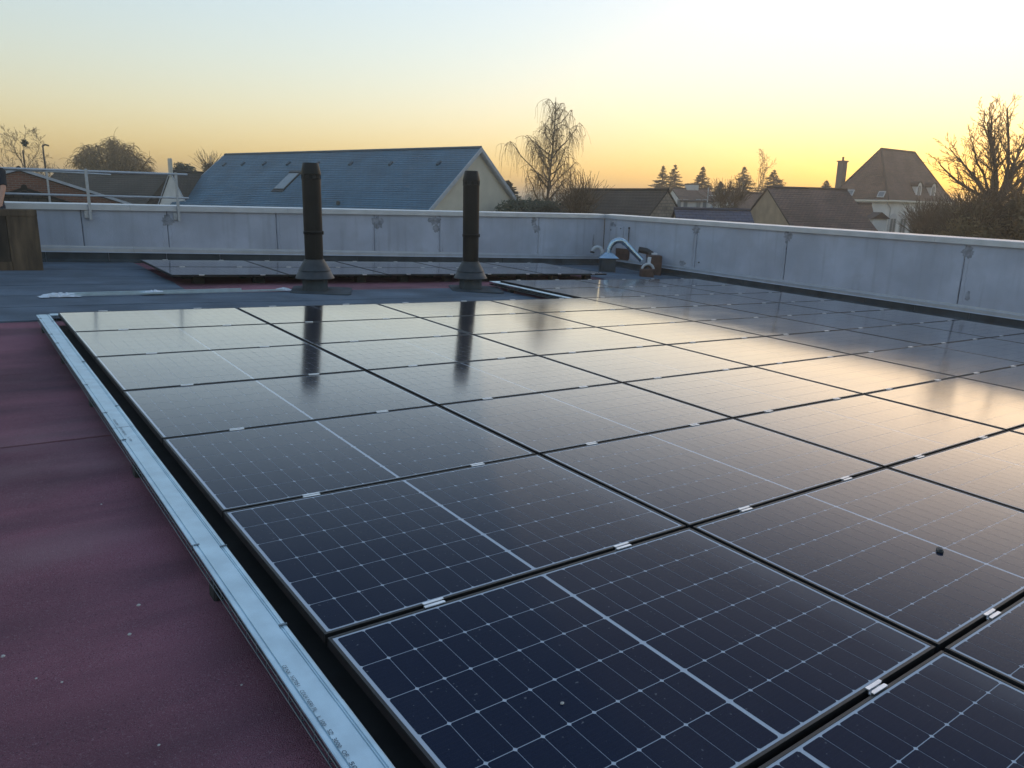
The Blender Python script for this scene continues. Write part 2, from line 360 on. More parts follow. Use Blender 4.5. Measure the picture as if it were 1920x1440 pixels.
YW, XW = 6.73, 14.12                                # inner faces of the back and right parapets, roof coordinates
def wave(x, y):
    return 0.014 * noise.noise(Vector((x * 0.22 + y * .1, y * 1.3, 3.1))) + 0.004 * noise.noise(Vector((x * 0.9, y * 3.3, 8.7)))
m = MB(); m.box((-7, -14, -4.25), (XW + 0.02, YW + 0.02, ZR - 0.03)); 
roof = m.build('roof_deck', 'felt_dark', mtx=MR); tag(roof, kind='structure')
def felt(name, x0, x1, y0, y1, z, material, step=0.12, lap=0.006):
    m = MB(); nx = max(2, int((x1 - x0) / (step * 2))); ny = max(2, int((y1 - y0) / step))
    g = []
    for j in range(ny + 1):
        for i in range(nx + 1):
            x = x0 + (x1 - x0) * i / nx; y = y0 + (y1 - y0) * j / ny
            g.append((x, y, z + lap * (1 - j / ny) + wave(x, y)))
    m.v = [Vector(p) for p in g]
    for j in range(ny):
        for i in range(nx):
            a = j * (nx + 1) + i; m.f.append([a, a + 1, a + nx + 2, a + nx + 1]); m.uv.append(None)
    b = len(m.v)                                    # the near edge of the roll has a thickness
    m.v += [Vector((g[i][0], g[i][1], g[i][2] - dz)) for dz in (0.016, 0.0) for i in range(nx + 1)]
    for i in range(nx): m.f.append([b + i, b + i + 1, b + nx + i + 2, b + nx + i + 1]); m.uv.append(None)
    o = m.build(name, material, roof, smooth=False, fix=False)
    for p in o.data.polygons: p.use_smooth = len(p.vertices) == 4 and p.normal.z > .7
    return o
y = -13.66
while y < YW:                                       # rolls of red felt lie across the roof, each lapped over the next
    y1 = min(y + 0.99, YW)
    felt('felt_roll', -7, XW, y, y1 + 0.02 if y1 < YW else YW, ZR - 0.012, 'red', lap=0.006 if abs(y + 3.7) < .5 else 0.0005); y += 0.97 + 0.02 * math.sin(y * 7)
for (x0, x1, ya, yb) in ((-7, 7.25, 0.40, 1.41), (-7, 7.2, 1.40, 2.42), (-7, 1.95, 2.41, 3.42), (-7, 1.96, 3.41, 4.42), (-7, 1.95, 4.41, 5.42), (-7, 1.96, 5.41, YW),
                         (11.2, XW, 2.6, 3.62), (11.25, XW, 3.61, 4.62), (11.2, XW, 4.61, 5.62), (11.2, XW, 5.61, YW)):
    felt('walkway_felt', x0, x1, ya, yb, ZR + 0.0, 'grey', lap=.004)

# ------------------------------------------------------------------ parapets
def wall_frame(p, q):
    p = MR @ Vector(p); q = MR @ Vector(q); d = (q - p); d.z = 0; L = d.length; d.normalize()
    return Matrix(((d.x, -d.y, 0, p.x), (d.y, d.x, 0, p.y), (0, 0, 1, 0), (0, 0, 0, 1))), L
def on_wall(fr, u, v):                               # picture point -> (s along wall, z)
    inv = fr.inverted(); o = inv @ CAM; d = inv.to_3x3() @ ray(u, v); t = -o.y / d.y; h = o + d * t; return h.x, h.z
def jag(m, path, w, y0, y1, rng, n=14):
    """an irregular upright strip of mortar following path [(s, z)...] with half widths w"""
    L = []; Rr = []
    for i in range(n + 1):
        t = i / n * (len(path) - 1); k = min(int(t), len(path) - 2); f = t - k
        s = path[k][0] * (1 - f) + path[k+1][0] * f; z = path[k][1] * (1 - f) + path[k+1][1] * f; ww = w[k] * (1 - f) + w[k+1] * f
        L.append((s - ww * rng.uniform(0.55, 1.25), z)); Rr.append((s + ww * rng.uniform(0.55, 1.25), z))
    for i in range(n):
        m.poly([(L[i][0], y0, L[i][1]), (Rr[i][0], y0, Rr[i][1]), (Rr[i+1][0], y0, Rr[i+1][1]), (L[i+1][0], y0, L[i+1][1]),
                (L[i][0], y1, L[i][1]), (Rr[i][0], y1, Rr[i][1]), (Rr[i+1][0], y1, Rr[i+1][1]), (L[i+1][0], y1, L[i+1][1])],
               [(4,5,6,7), (0,4,7,3), (1,2,6,5)] + ([(0,1,5,4)] if i == 0 else []) + ([(3,7,6,2)] if i == n - 1 else []))
def blob(m, s, z, rs, rz, y0, y1, rng, n=22):
    ring = []
    for i in range(n):
        a = 2 * math.pi * i / n; r = rng.uniform(0.6, 1.15)
        ring.append((s + rs * r * math.cos(a), y0, z + rz * r * math.sin(a)))
    m.prism(ring, (0, y1 - y0, 0))
def parapet(name, label, p, q, top0, top1, base0, base1, fl0, joints, patches, coping_len, s_off, flip=1, cap_ends=(0, 0)):
    """s runs along the wall, inner face at y=0 and the body on +y*flip; tops and bases run straight from end to end"""
    rng = random.Random(len(name) * 3 + 1)
    fr, L = wall_frame(p, q)
    e = empty(name, fr, label, 'wall')
    T = lambda s: top0 + (top1 - top0) * s / L
    B = lambda s: base0 + (base1 - base0) * s / L
    edges = [0] + joints + [L]
    for a, b in zip(edges[:-1], edges[1:]):
        g = 0.006; a2, b2 = a + g, b - g; m = MB(); yy = (0.0, 0.24 * flip)
        # each cast panel with a small chamfer at its upright edges
        ring = [(a2 + .012, yy[0]), (b2 - .012, yy[0]), (b2, yy[0] + .012 * flip), (b2, yy[1]), (a2, yy[1]), (a2, yy[0] + .012 * flip)]
        n = len(ring); vs = [(x, y, B(x) - 0.35) for x, y in ring] + [(x, y, T(x) - 0.03) for x, y in ring]
        m.poly(vs, [tuple(range(n)), tuple(range(n, 2 * n))] + [(i, (i+1) % n, n + (i+1) % n, n + i) for i in range(n)])
        m.build('concrete_panel', 'concrete', e)
    m = MB(); m.poly([(x, y, z) for x in (0.02, L - 0.02) for y in (0.03 * flip, 0.2 * flip) for z in (B(x) - 0.3, T(x) - 0.05)],
           [(0,1,3,2), (4,6,7,5), (0,4,5,1), (2,3,7,6), (1,5,7,3), (0,2,6,4)]); m.build('core', 'filler', e)
    s = -cap_ends[0]; k = 0                           # coping lengths: folded sheet, top falls slightly inwards, drip edge in front
    while s < L + cap_ends[1] - 0.01:
        s1 = min(s + coping_len, L + cap_ends[1])
        g = 0.002; m = MB()
        prof = [(-0.035, -0.088), (-0.045, -0.098), (-0.040, 0.0), (-0.02, 0.006), (0.27, 0.022), (0.285, 0.016), (0.285, -0.09)]
        ring0 = [(s + g, y * flip, T(s) + z) for y, z in prof]; ring1 = [(s1 - g, y * flip, T(s1) + z) for y, z in prof]
        n = len(prof); m.poly(ring0 + ring1, [(i, i + 1, n + i + 1, n + i) for i in range(n - 1)] + [tuple(range(n)), tuple(range(n, 2*n)), (n - 1, 0, n, 2*n - 1)])
        cp = m.build('coping', 'coping', e)
        s = s1; k += 1
    s = 0.0                                           # lower flashing, in three-metre lengths
    while s < L - 0.01:
        s1 = min(s + 3.0, L); m = MB(); g = 0.002
        prof = [(-0.002, fl0 + 0.012), (-0.012, fl0 + 0.012), (-0.014, fl0 - 0.010), (-0.034, fl0 - 0.026), (-0.036, fl0 - 0.088), (-0.050, fl0 - 0.102), (-0.002, fl0 - 0.104)]
        n = len(prof)
        m.poly([(s + g, y * flip, B(s) + z) for y, z in prof] + [(s1 - g, y * flip, B(s1) + z) for y, z in prof],
               [(i, (i + 1) % n, n + (i + 1) % n, n + i) for i in range(n)] + [tuple(range(n)), tuple(range(n, 2*n))])
        m.build('flashing', 'coping', e); s = s1
    s = -s_off                                        # felt upstand in pieces of about a metre
    while s < L - 0.01:
        a = max(s, 0) + 0.006; b = min(s + 1.0, L) - 0.006; tz = rng.uniform(-0.002, 0.003)
        if b > a:
            m = MB(); y0 = (-0.022 - tz) * flip
            m.poly([(x, y, z) for x in (a, b) for y, z in ((y0, B(x) + fl0 - 0.08), (-0.003 * flip, B(x) + fl0 - 0.08), (-0.003 * flip, B(x) - 0.03), (y0 - 0.05 * flip, B(x) - 0.03), (y0 - 0.05 * flip, B(x) + 0.012), (y0, B(x) + 0.05))],
                   [(0,1,2,3,4,5), (6,7,8,9,10,11)] + [(i, (i+1) % 6, 6 + (i+1) % 6, 6 + i) for i in range(6)])
            m.build('felt_upstand', 'felt_dark', e)
        s += 1.0
    for (s, z0, z1, wd, knd) in patches:
        m = MB()
        if knd == 'strip':
            jag(m, [(s, z0), (s + rng.uniform(-.01, .01), (z0 + z1) / 2), (s, z1)], [wd, wd * .8, wd * .7], -0.004 * flip, 0.02 * flip, rng)
            m.build('joint_mortar', 'filler', e)
        elif knd == 'blob':
            blob(m, s, (z0 + z1) / 2, wd, abs(z1 - z0) / 2, -0.003 * flip, 0.02 * flip, rng); m.build('mortar_smear', 'patch', e)
    return e, fr, L

# back wall, from the left to the inner corner
frB, LB = wall_frame((-7, YW, ZR), (XW, YW, ZR))
def sb(u, v): return on_wall(frB, u, v)
s0, t0 = sb(0, 380); s1, t1 = sb(1132, 402.5)
slope = (t1 - t0) / (s1 - s0); topL = t0 - slope * s0; topR = topL + slope * LB
baseL = (MR @ Vector((-7, YW, ZR))).z; baseR = (MR @ Vector((XW, YW, ZR))).z
jb = [sb(u, 430)[0] for u in (155, 315, 519, 702, 825, 1010)]
jb = [jb[0] - 2.2, jb[0] - 4.4] [::-1] + jb
jb = [j for j in jb if j > 0.3]
def pz(u, va, vb, wpx, k, f=sb):
    sa, za = f(u, va); sb_, zb = f(u, vb); s2, _ = f(u + wpx, va); return (sa, zb, za, abs(s2 - sa) * (1.45 if k == 'strip' else 1.1), k)
pb = [pz(519, 402, 466, 3.4, 'strip'), pz(702, 425, 471, 3, 'strip'), pz(825, 432, 471, 3, 'strip'), pz(1010, 432, 474, 3, 'strip'),
      pz(312, 405, 468, 7, 'strip'), pz(313, 402, 425, 12, 'blob'), pz(708, 404, 431, 11, 'blob'), pz(815, 404, 424, 11, 'blob'), pz(818, 420, 436, 6, 'blob'),
      pz(1001, 406, 424, 5, 'blob'), pz(1006, 420, 437, 7, 'blob'), pz(1113, 440, 470, 2, 'blob')]
back, frB, LB = parapet('parapet_wall', 'long concrete parapet behind the two flue pipes, with grey mortar joints', (-7, YW, ZR), (XW, YW, ZR), topL, topR, baseL, baseR, 0.27, jb, pb, 3.0, 0.43, 1, (0, 0.0))
# right wall, from the inner corner towards the camera
frR, LR = wall_frame((XW, YW, ZR), (XW, -12.0, ZR))
def sr(u, v): return on_wall(frR, u, v)
s0, t0 = sr(1300, 411.5); s1, t1 = sr(1900, 453.5); tR0 = topR
slope = (t1 - tR0) / s1; tR1 = tR0 + slope * LR
bR0 = (MR @ Vector((XW, YW, ZR))).z; bR1 = (MR @ Vector((XW, -12.0, ZR))).z
jr = [sr(u, 460)[0] for u in (1305, 1475, 1812)]; jr = jr + [jr[-1] + 2.6, jr[-1] + 5.2]
pr = [pz(1306, 438, 499, 3.2, 'strip', sr), pz(1473, 462, 522, 2.6, 'strip', sr), pz(1814, 486, 570, 3.4, 'strip', sr),
      pz(1478, 432, 456, 8, 'blob', sr), pz(1306, 420, 440, 7, 'blob', sr), pz(1817, 462, 486, 12, 'blob', sr), pz(1816, 545, 566, 5, 'blob', sr), pz(1280, 488, 500, 6, 'blob', sr), pz(1150, 412, 436, 5, 'blob', sr)]
right, frR, LR = parapet('parapet_wall', 'concrete parapet on the right that runs from the corner towards the sun', (XW, YW, ZR), (XW, -12.0, ZR), tR0, tR1, bR0, bR1, 0.27, jr, pr, 3.0, 0.2, 1, (0.0, 0))

# ================================================================== solar panels
PW, PH, GX, GY = 1.808, 1.134, 1.834, 1.154
LAM = 0.0                                            # the panels' top in roof coordinates
def cell_ring(w, h, c): return [(c, 0), (w - c, 0), (w, c), (w, h - c), (w - c, h), (c, h), (0, h - c), (0, c)]
NXC, NYC = 18, 6
mx0, my0, mid = 0.024, 0.019, 0.0145
cw = (PW - 2 * mx0 - mid) / NXC; ch = (PH - 2 * my0) / NYC
gapx, gapy = 0.0017, 0.0027
def cell_origin(i, j): return mx0 + i * cw + (mid if i >= NXC // 2 else 0) + gapx / 2, my0 + j * ch + gapy / 2
mb = MB(); mb.quad([(x, y, 0) for x, y in cell_ring(cw - gapx, ch - gapy, 0.0065)]); CELL = mb.mesh('cell', 'cell', fix=False)
mb = MB()
for i in range(NXC):
    for j in range(NYC):
        x, y = cell_origin(i, j); mb.quad([(x + a, y + b, 0) for a, b in cell_ring(cw - gapx, ch - gapy, 0.0065)])
CELLS = mb.mesh('cells', 'cell', fix=False)
mb = MB(); mb.quad([(0.009, 0.009, 0), (PW - 0.009, 0.009, 0), (PW - 0.009, PH - 0.009, 0), (0.009, PH - 0.009, 0)]); SHEET = mb.mesh('back_sheet', 'sheet', fix=False)
mb = MB(); fw, fh, b = 0.0115, 0.032, 0.0012
def bar(x0, y0, x1, y1): mb.bevel_box((x0, y0, -fh), (x1, y1, 0.0018), b)
bar(0, 0, PW, fw); bar(0, PH - fw, PW, PH); bar(0, fw + .0004, fw, PH - fw - .0004); bar(PW - fw, fw + .0004, PW, PH - fw - .0004)
FRAME = mb.mesh('frame', 'frame')
mb = MB(); mb.box((0.02, 0.02, -0.03), (PW - 0.02, PH - 0.02, -0.012)); UNDER = mb.mesh('underside', 'rubber')
# clamp: two lips over the frames with a sunk web and a bolt between them
mb = MB(); cl, hw = 0.046, GY - PH
for sy in (-1, 1):
    y0 = sy * (hw / 2 + 0.007); y1 = sy * (hw / 2 - 0.004)
    mb.box((-cl + (0.006 if sy > 0 else 0), min(y0, y1), 0.002), (cl - (0.006 if sy < 0 else 0), max(y0, y1), 0.0058))
    w0 = sy * (hw / 2 - 0.004); w1 = sy * (hw / 2 - 0.0065)
    mb.box((-cl + .008, min(w0, w1), -0.010), (cl - .008, max(w0, w1), 0.0056))
mb.box((-cl + .008, -hw / 2 + .006, -0.0125), (cl - .008, hw / 2 - .006, -0.0085))
CLAMP = mb.mesh('clamp', 'alu')
mb = MB(); mb.lathe([(0.0065, -0.0085), (0.0065, -0.001), (0.0052, 0.0005), (0.003, 0.0005), (0.003, -0.004)], 10); BOLT = mb.mesh('bolt', 'bolt')
mb = MB(); mb.bevel_box((-0.09, -0.07, ZR - 0.012), (0.09, 0.07, -0.055), 0.012); mb.box((-0.02, -0.02, -0.056), (0.02, 0.02, -0.0305)); FOOT = mb.mesh('support_foot', 'rubber')
ORD = ['first', 'second', 'third', 'fourth', 'fifth', 'sixth', 'seventh', 'eighth', 'ninth', 'tenth', 'eleventh', 'twelfth']
CX = (0.432, 1.392)
def panel(x, y, z, label, group, single, far_clamps, near_clamps=True, jitter=True):
    """x, y: far-left corner in roof coordinates; the panel reaches PH towards the camera"""
    rng = random.Random(int(x * 97 + y * 131))
    j = rng.uniform(-0.0009, 0.0009) if jitter else 0
    tilt = Matrix.Rotation(rng.uniform(-1, 1) * 0.0009, 4, 'X') @ Matrix.Rotation(rng.uniform(-1, 1) * 0.0006, 4, 'Y')
    e = empty('solar_panel', MR @ Matrix.Translation((x + 0.013, y - PH - 0.010, z + j)) @ tilt, label, 'solar panel', group)
    put('frame', FRAME, e); put('underside', UNDER, e)
    sh = put('back_sheet', SHEET, e)
    if single:
        for i in range(NXC):
            for k in range(NYC):
                cx, cy = cell_origin(i, k); put('cell', CELL, e, Matrix.Translation((cx, cy, 0.0005)))
    else:
        tag(put('cell', CELLS, e, Matrix.Translation((0, 0, 0.0005))), kind='stuff')
    for cx in CX:
        c = put('clamp', CLAMP, e, Matrix.Translation((cx + rng.uniform(-.012, .012) - .013, -0.010, 0))); put('bolt', BOLT, c)
        if far_clamps:
            c = put('clamp', CLAMP, e, Matrix.Translation((cx + rng.uniform(-.012, .012) - .013, PH + 0.010, 0))); put('bolt', BOLT, c)
        for fy in (0.22, PH - 0.22): put('support_foot', FOOT, e, Matrix.Translation((cx, fy, 0)))
    return e
NR = 9
for r in range(-2, NR):
    for c in range(7):
        if r < 0 and c < 4: continue
        X, Y = c * GX, -r * GY
        near = (Vector((X + .9, Y - .57, 0)) - Vector((CAM.x, CAM.y, 0))).length < 6.0 and r >= 3
        if r < 0:
            lab = 'solar panel in the bay by the corner vents, %s row from back, %s from left' % (ORD[r + 2], ORD[c - 4])
        else:
            lab = 'dark solar panel of the large array, %s row from the far tray, %s from left' % (ORD[r], ORD[c])
        panel(X, Y, 0, lab, 'panels of the large solar array', near, (r == 0 and c < 4) or r == -2)
X2, Y2 = 1.88, 5.63
for r in range(2):
    for c in range(5):
        lab = 'solar panel of the small array by the back wall, %s row, %s from left' % (('back', 'front')[r], ORD[c])
        panel(X2 + c * GX, Y2 - r * GY, 0, lab, 'panels of the small array by the back wall', False, r == 0)

# ================================================================== cable trays round the array
TW, TZ = 0.112, -0.030
def tray(name, label, p, q, seg, first, side_clip, text_at=None):
    """sheet-steel tray from p to q (roof coordinates), covers in lengths of seg metres, small feet below"""
    p = Vector((*p, 0)); q = Vector((*q, 0)); d = (q - p); L = d.length; a = math.atan2(d.y, d.x)
    e = empty(name, MR @ Matrix.Translation((p.x, p.y, TZ)) @ Matrix.Rotation(a, 4, 'Z'), label, 'cable tray')
    m = MB(); h = TW / 2
    for wy, wz in ((-h + .006, -.012), (-h + .006, -.038), (-h + .006, -.066), (-h * .33, -.066), (h * .33, -.066), (h - .006, -.066), (h - .006, -.038), (h - .006, -.012)):
        m.tube([(0.004, wy, wz), (L - .004, wy, wz)], 0.0025, 5)
    x = .05
    while x < L:
        m.tube([(x, -h + .006, -.008), (x, -h + .006, -.066), (x, h - .006, -.066), (x, h - .006, -.008)], 0.0025, 5); x += .10
    m.build('wire_basket', 'zinc_dark', e)
    m = MB()
    for k_ in range(3):
        yy = (-.028, 0.0, .026)[k_]; m.tube([(L * i / 60, yy + .006 * math.sin(i * .9 + k_), -.052) for i in range(61)], .009, 6)
    m.build('cables', 'rubber', e)
    s = 0.0; k = 0; rng = random.Random(int(L * 31))
    while s < L - 0.02:
        s1 = min(s + (first if k == 0 else seg), L); lift = 0.0012 * (k % 2)
        m = MB()
        prof = [(-h - .002, -0.010), (-h - .003, -0.001), (-h + .001, 0.0005), (-h + .012, 0.0005), (-h + .0135, -0.0030), (-h + .0165, -0.0030), (-h + .018, 0.0014),
                (h - .024, 0.0014), (h - .0225, -0.0030), (h - .0195, -0.0030), (h - .018, 0.0006), (h - .0165, 0.0006), (h - .015, -0.0030), (h - .012, -0.0030), (h - .0105, 0.0005), (h - .001, 0.0005), (h + .003, -0.001), (h + .002, -0.010)]
        n = len(prof); N = 24; pts = []
        for i in range(N + 1):
            x = s + (s1 - s) * i / N; dz = 0.0012 * math.sin(x * 2.3) + lift
            pts += [(x, y, z + dz) for y, z in prof]
        m.poly(pts, [(i * n + j, (i + 1) * n + j, (i + 1) * n + j + 1, i * n + j + 1) for i in range(N) for j in range(n - 1)])
        cvr = m.build('cover', 'zinc', e, fix=False)
        x = s + 0.35                                 # little spring clips along both lips, alternating
        while x < s1 - 0.1:
            for sy in (-1, 1):
                if rng.random() < 0.6:
                    m = MB(); xx = x + rng.uniform(-.1, .1)
                    m.box((xx - .004, sy * (h - .012) - .010, 0.0), (xx + .004, sy * (h - .012) + .012, 0.0052)); m.box((xx - .004, sy * (h + .004) - .002, -0.02), (xx + .004, sy * (h + .004) + .002, 0.005))
                    m.build('spring_clip', 'zinc_dark', cvr)
            x += 0.75
        s = s1; k += 1
    x = 0.3
    while x < L - 0.1:
        m = MB(); m.bevel_box((x - 0.04, -0.046, ZR - TZ - 0.012), (x + 0.04, 0.046, -0.069), 0.010); m.build('support_foot', 'rubber', e); x += 1.5
    return e
tA = tray('cable_tray', 'long pale galvanised cable tray along the left edge of the large array', (-0.115, 0.09), (-0.115, -9.9), 3.0, 1.3, 1)
tB = tray('cable_tray', 'galvanised cable tray along the far edge of the large array, in front of the flues', (-0.052, 0.085), (7.19, 0.085), 3.0, 2.1, 1)
tC = tray('cable_tray', 'short galvanised cable tray beside the right flue, running back to the raised bay', (7.25, 0.028), (7.25, 2.31), 3.0, 1.1, 1)
tD = tray('cable_tray', 'galvanised cable tray along the far edge of the raised bay by the corner vents', (7.19, 2.385), (12.95, 2.385), 3.0, 1.8, 1)
def words(body, name, parent, mtx, size, material='ink'):
    cu = bpy.data.curves.new(name, 'FONT'); cu.body = body; cu.size = size; cu.extrude = 0.0; cu.resolution_u = 2
    t = bpy.data.objects.new(name + '_tmp', cu); col.objects.link(t)
    me = bpy.data.meshes.new_from_object(t.evaluated_get(bpy.context.evaluated_depsgraph_get()))
    bpy.data.objects.remove(t); me.materials.clear(); me.materials.append(M[material])
    return put(name, me, parent, mtx)
# printing on the covers: runs towards the camera, tops of the letters towards the panels
def tray_words(body, u, v, size, length):
    hp = roof_hit(u, v, TZ + 0.002)
    x = 0.09 - hp.y; y = hp.x + 0.115                # along the tray / across it
    o = words(body, 'printed_text', tA, Matrix.Identity(4), size)
    w = max(p.co.x for p in o.data.vertices); k = length / w
    o.matrix_local = Matrix.Translation((x, y, 0.0036)) @ Matrix.Diagonal((k, 1, 1, 1))
    return o
for body, (ua, va), (ub, vb) in (('CE NX', (528, 1249), (543, 1266)), ('5G7051', (543, 1269), (559, 1290)), ('COUV NERV FIL', (561, 1296), (594, 1340)), ('L 100', (593, 1345), (612, 1363)),
                                 ('SZ', (612, 1370), (622, 1379)), ('3000', (622, 1386), (639, 1404)), ('OF :', (639, 1409), (653, 1426)), ('506', (653, 1430), (672, 1455)), ('CE NX 5G7051', (211, 787), (221, 799)), ('COUV NERV FIL', (223, 801), (238, 818)), ('L 100', (239, 820), (246, 828))):
    pa = roof_hit(ua, va, TZ + .002); pb_ = roof_hit(ub, vb, TZ + .002); tray_words(body, ua, va, 0.018, max(.02, abs(pa.y - pb_.y) * .9))
# black strip added over the red felt, blackens the gap beside the tray
m = MB(); m.box((-0.035, -10.2, ZR + 0.004), (0.9, 0.0, ZR + 0.012)); tag(m.build('black_strip', 'rubber', mtx=MR), 'black strip added in the gap between the left tray and the array', 'mat')

# ================================================================== flue pipes
def flue(name, label, bx, by, v_top, d, skirt, yaw):
    base = MR @ Vector((bx, by, ZR)); e = empty(name, Matrix.Translation(base) @ Matrix.Rotation(yaw, 4, 'Z'), label, 'flue pipe', 'flue pipes')
    H = height_for(base, v_top); r = d / 2
    m = MB(); m.bevel_box((-0.185, -0.185, -0.03), (0.185, 0.185, 0.235), 0.045); m.build('curb', 'felt_dark', e)
    m = MB(); m.box((0.186, -0.10, 0.0), (0.190, 0.10, 0.22)); m.build('felt_lap', 'felt_dark', e)
    ring = []
    for qx, qy in ((1, 1), (-1, 1), (-1, -1), (1, -1)):
        for i in range(5):
            a0 = {(1, 1): 0, (-1, 1): 90, (-1, -1): 180, (1, -1): 270}[(qx, qy)]
            a = R(a0 + 22.5 * i); ring.append((qx * 0.36 + 0.10 * math.cos(a), qy * 0.30 + 0.10 * math.sin(a), 0))
    m = MB(); m.prism([MR.to_3x3() @ Vector((p[0] + .1, p[1] - .02, 0.010)) for p in ring], (0, 0, 0.014)); m.build('felt_patch', 'felt_dark', e)
    m = MB(); m.lathe([(skirt, 0.205), (skirt + .003, 0.212), (skirt * 0.80, 0.33), (skirt * 0.78, 0.335), (r * 1.05, 0.335)], 40, cap=False); auto_smooth(m.build('lower_skirt', 'lead', e))
    m = MB(); m.lathe([(skirt * 0.83, 0.325), (skirt * 0.835, 0.33), (r * 1.10, 0.485), (r * 1.08, 0.50), (r * 1.0, 0.502)], 40, cap=False); auto_smooth(m.build('upper_skirt', 'lead', e))
    m = MB(); m.lathe([(r * 0.985, 0.2), (r * 0.985, H * 0.475), (r * 1.0, H * 0.476), (r, H - 0.245)], 40); auto_smooth(m.build('pipe', 'pipe', e))
    m = MB(); m.lathe([(r * 1.0, H * 0.452), (r * 1.045, H * 0.456), (r * 1.05, H * 0.475), (r * 1.0, H * 0.479)], 40, cap=False); bd = auto_smooth(m.build('locking_band', 'pipe', e))
    m = MB(); m.box((r * 1.04, -0.02, H * 0.452), (r * 1.13, 0.02, H * 0.48)); m.build('band_latch', 'pipe', bd, mtx=Matrix.Rotation(R(-38) - yaw, 4, 'Z'))
    for za, zb in ((.51, H * .45), (H * .485, H - .26)):
        m = MB(); m.box((r * .985, -.004, za), (r * 1.012, .004, zb)); m.build('seam', 'pipe', e, mtx=Matrix.Rotation(R(-100) - yaw, 4, 'Z'))
    m = MB(); m.lathe([(r * 0.97, H - 0.25), (r * 0.97, H - 0.17)], 40, cap=False); m.build('vent_gap', 'rubber', e)
    m = MB(); m.lathe([(r * 1.0, H - 0.25), (r * 1.05, H - 0.247), (r * 1.05, H - 0.232), (r * 1.0, H - 0.228)], 40, cap=False); auto_smooth(m.build('vent_ring', 'pipe', e))
    for k in range(8):
        m = MB(); m.box((r * 0.98, -0.022, H - 0.232), (r * 1.02, 0.022, H - 0.172)); m.build('vent_strut', 'pipe', e, mtx=Matrix.Rotation(k * math.pi / 4, 4, 'Z'))
    m = MB(); m.lathe([(r * 1.0, H - 0.176), (r * 1.06, H - 0.172), (r * 1.06, H - 0.158), (r * 0.84, H - 0.012), (r * 0.80, H), (r * 0.70, H), (r * 0.70, H - 0.1)], 40, cap=False); auto_smooth(m.build('cap', 'pipe', e))
    m = MB(); m.lathe([(0.001, H - 0.09), (r * 0.71, H - 0.09)], 24, cap=False); m.build('cap_floor', 'rubber', e)
    return e
h1 = roof_hit(586, 548); h2 = roof_hit(880.5, 545)
fdir = Vector((0.608, 0.794, 0))
flue('flue_pipe', 'black flue pipe on the left, standing nearer the sloping skylight', h1.x + fdir.x * .17, h1.y + fdir.y * .17, 305.5, 0.285, 0.300, R(-26))
flue('flue_pipe', 'black flue pipe on the right, in front of the cream gable', h2.x + fdir.x * .17, h2.y + fdir.y * .17, 320.5, 0.285, 0.295, R(-26))

# ================================================================== spare profiles and wrapping on the walkway
def profile(label, pa, pb, z=ZR):
    a = roof_hit(*pa); b = roof_hit(*pb); d = b - a; L = d.length
    m = MB(); w, h, t = 0.034, 0.024, 0.004
    ring = [(0, -w/2, 0), (0, w/2, 0), (0, w/2, h), (0, w/4, h), (0, w/4, h - t), (0, w/2 - t, h - t), (0, w/2 - t, t), (0, -w/2 + t, t), (0, -w/2 + t, h - t), (0, -w/4, h - t), (0, -w/4, h), (0, -w/2, h)]
    m.prism(ring, (L, 0, 0))
    o = m.build('metal_profile', 'zinc', mtx=MR @ Matrix.Translation((a.x, a.y, ZR + 0.016)) @ Matrix.Rotation(math.atan2(d.y, d.x), 4, 'Z'))
    tag(o, label, 'metal profile', 'spare metal profiles on the walkway')
profile('longer spare aluminium profile lying nearer the large array', (122, 558), (530, 547))
profile('shorter spare aluminium profile lying behind the longer one', (128, 554.5), (452, 545.5))
def wrap(label, u, v, lx, ly, h, seed):
    rng = random.Random(seed); p = roof_hit(u, v); m = MB(); nx, ny = 16, 7; g = []
    for j in range(ny + 1):
        for i in range(nx + 1):
            s, t = i / nx - .5, j / ny - .5
            edge = max(0, 1 - (abs(s) * 2) ** 3) * max(0, 1 - (abs(t) * 2) ** 3)
            g.append((s * lx * (1 + rng.uniform(-.1, .1)), t * ly * (1 + rng.uniform(-.2, .2)), 0.004 + h * edge * rng.uniform(0.35, 1.0)))
    m.v = [Vector(q) for q in g]
    for j in range(ny):
        for i in range(nx):
            a = j * (nx + 1) + i; m.f.append([a, a + 1, a + nx + 2, a + nx + 1]); m.uv.append(None)
    o = m.build('plastic_wrap', 'white', mtx=roof_m(p.x, p.y, ZR + 0.010, R(4))); tag(o, label, 'plastic wrap', 'crumpled wrapping on the profiles')
wrap('crumpled white plastic wrap round the left ends of the profiles', 112, 557.5, 0.46, 0.16, 0.055, 1)
wrap('crumpled white plastic wrap round the middle of the profiles', 288, 552, 0.30, 0.15, 0.055, 2)
wrap('crumpled white plastic wrap left of the left flue', 531, 545.5, 0.26, 0.14, 0.045, 3)

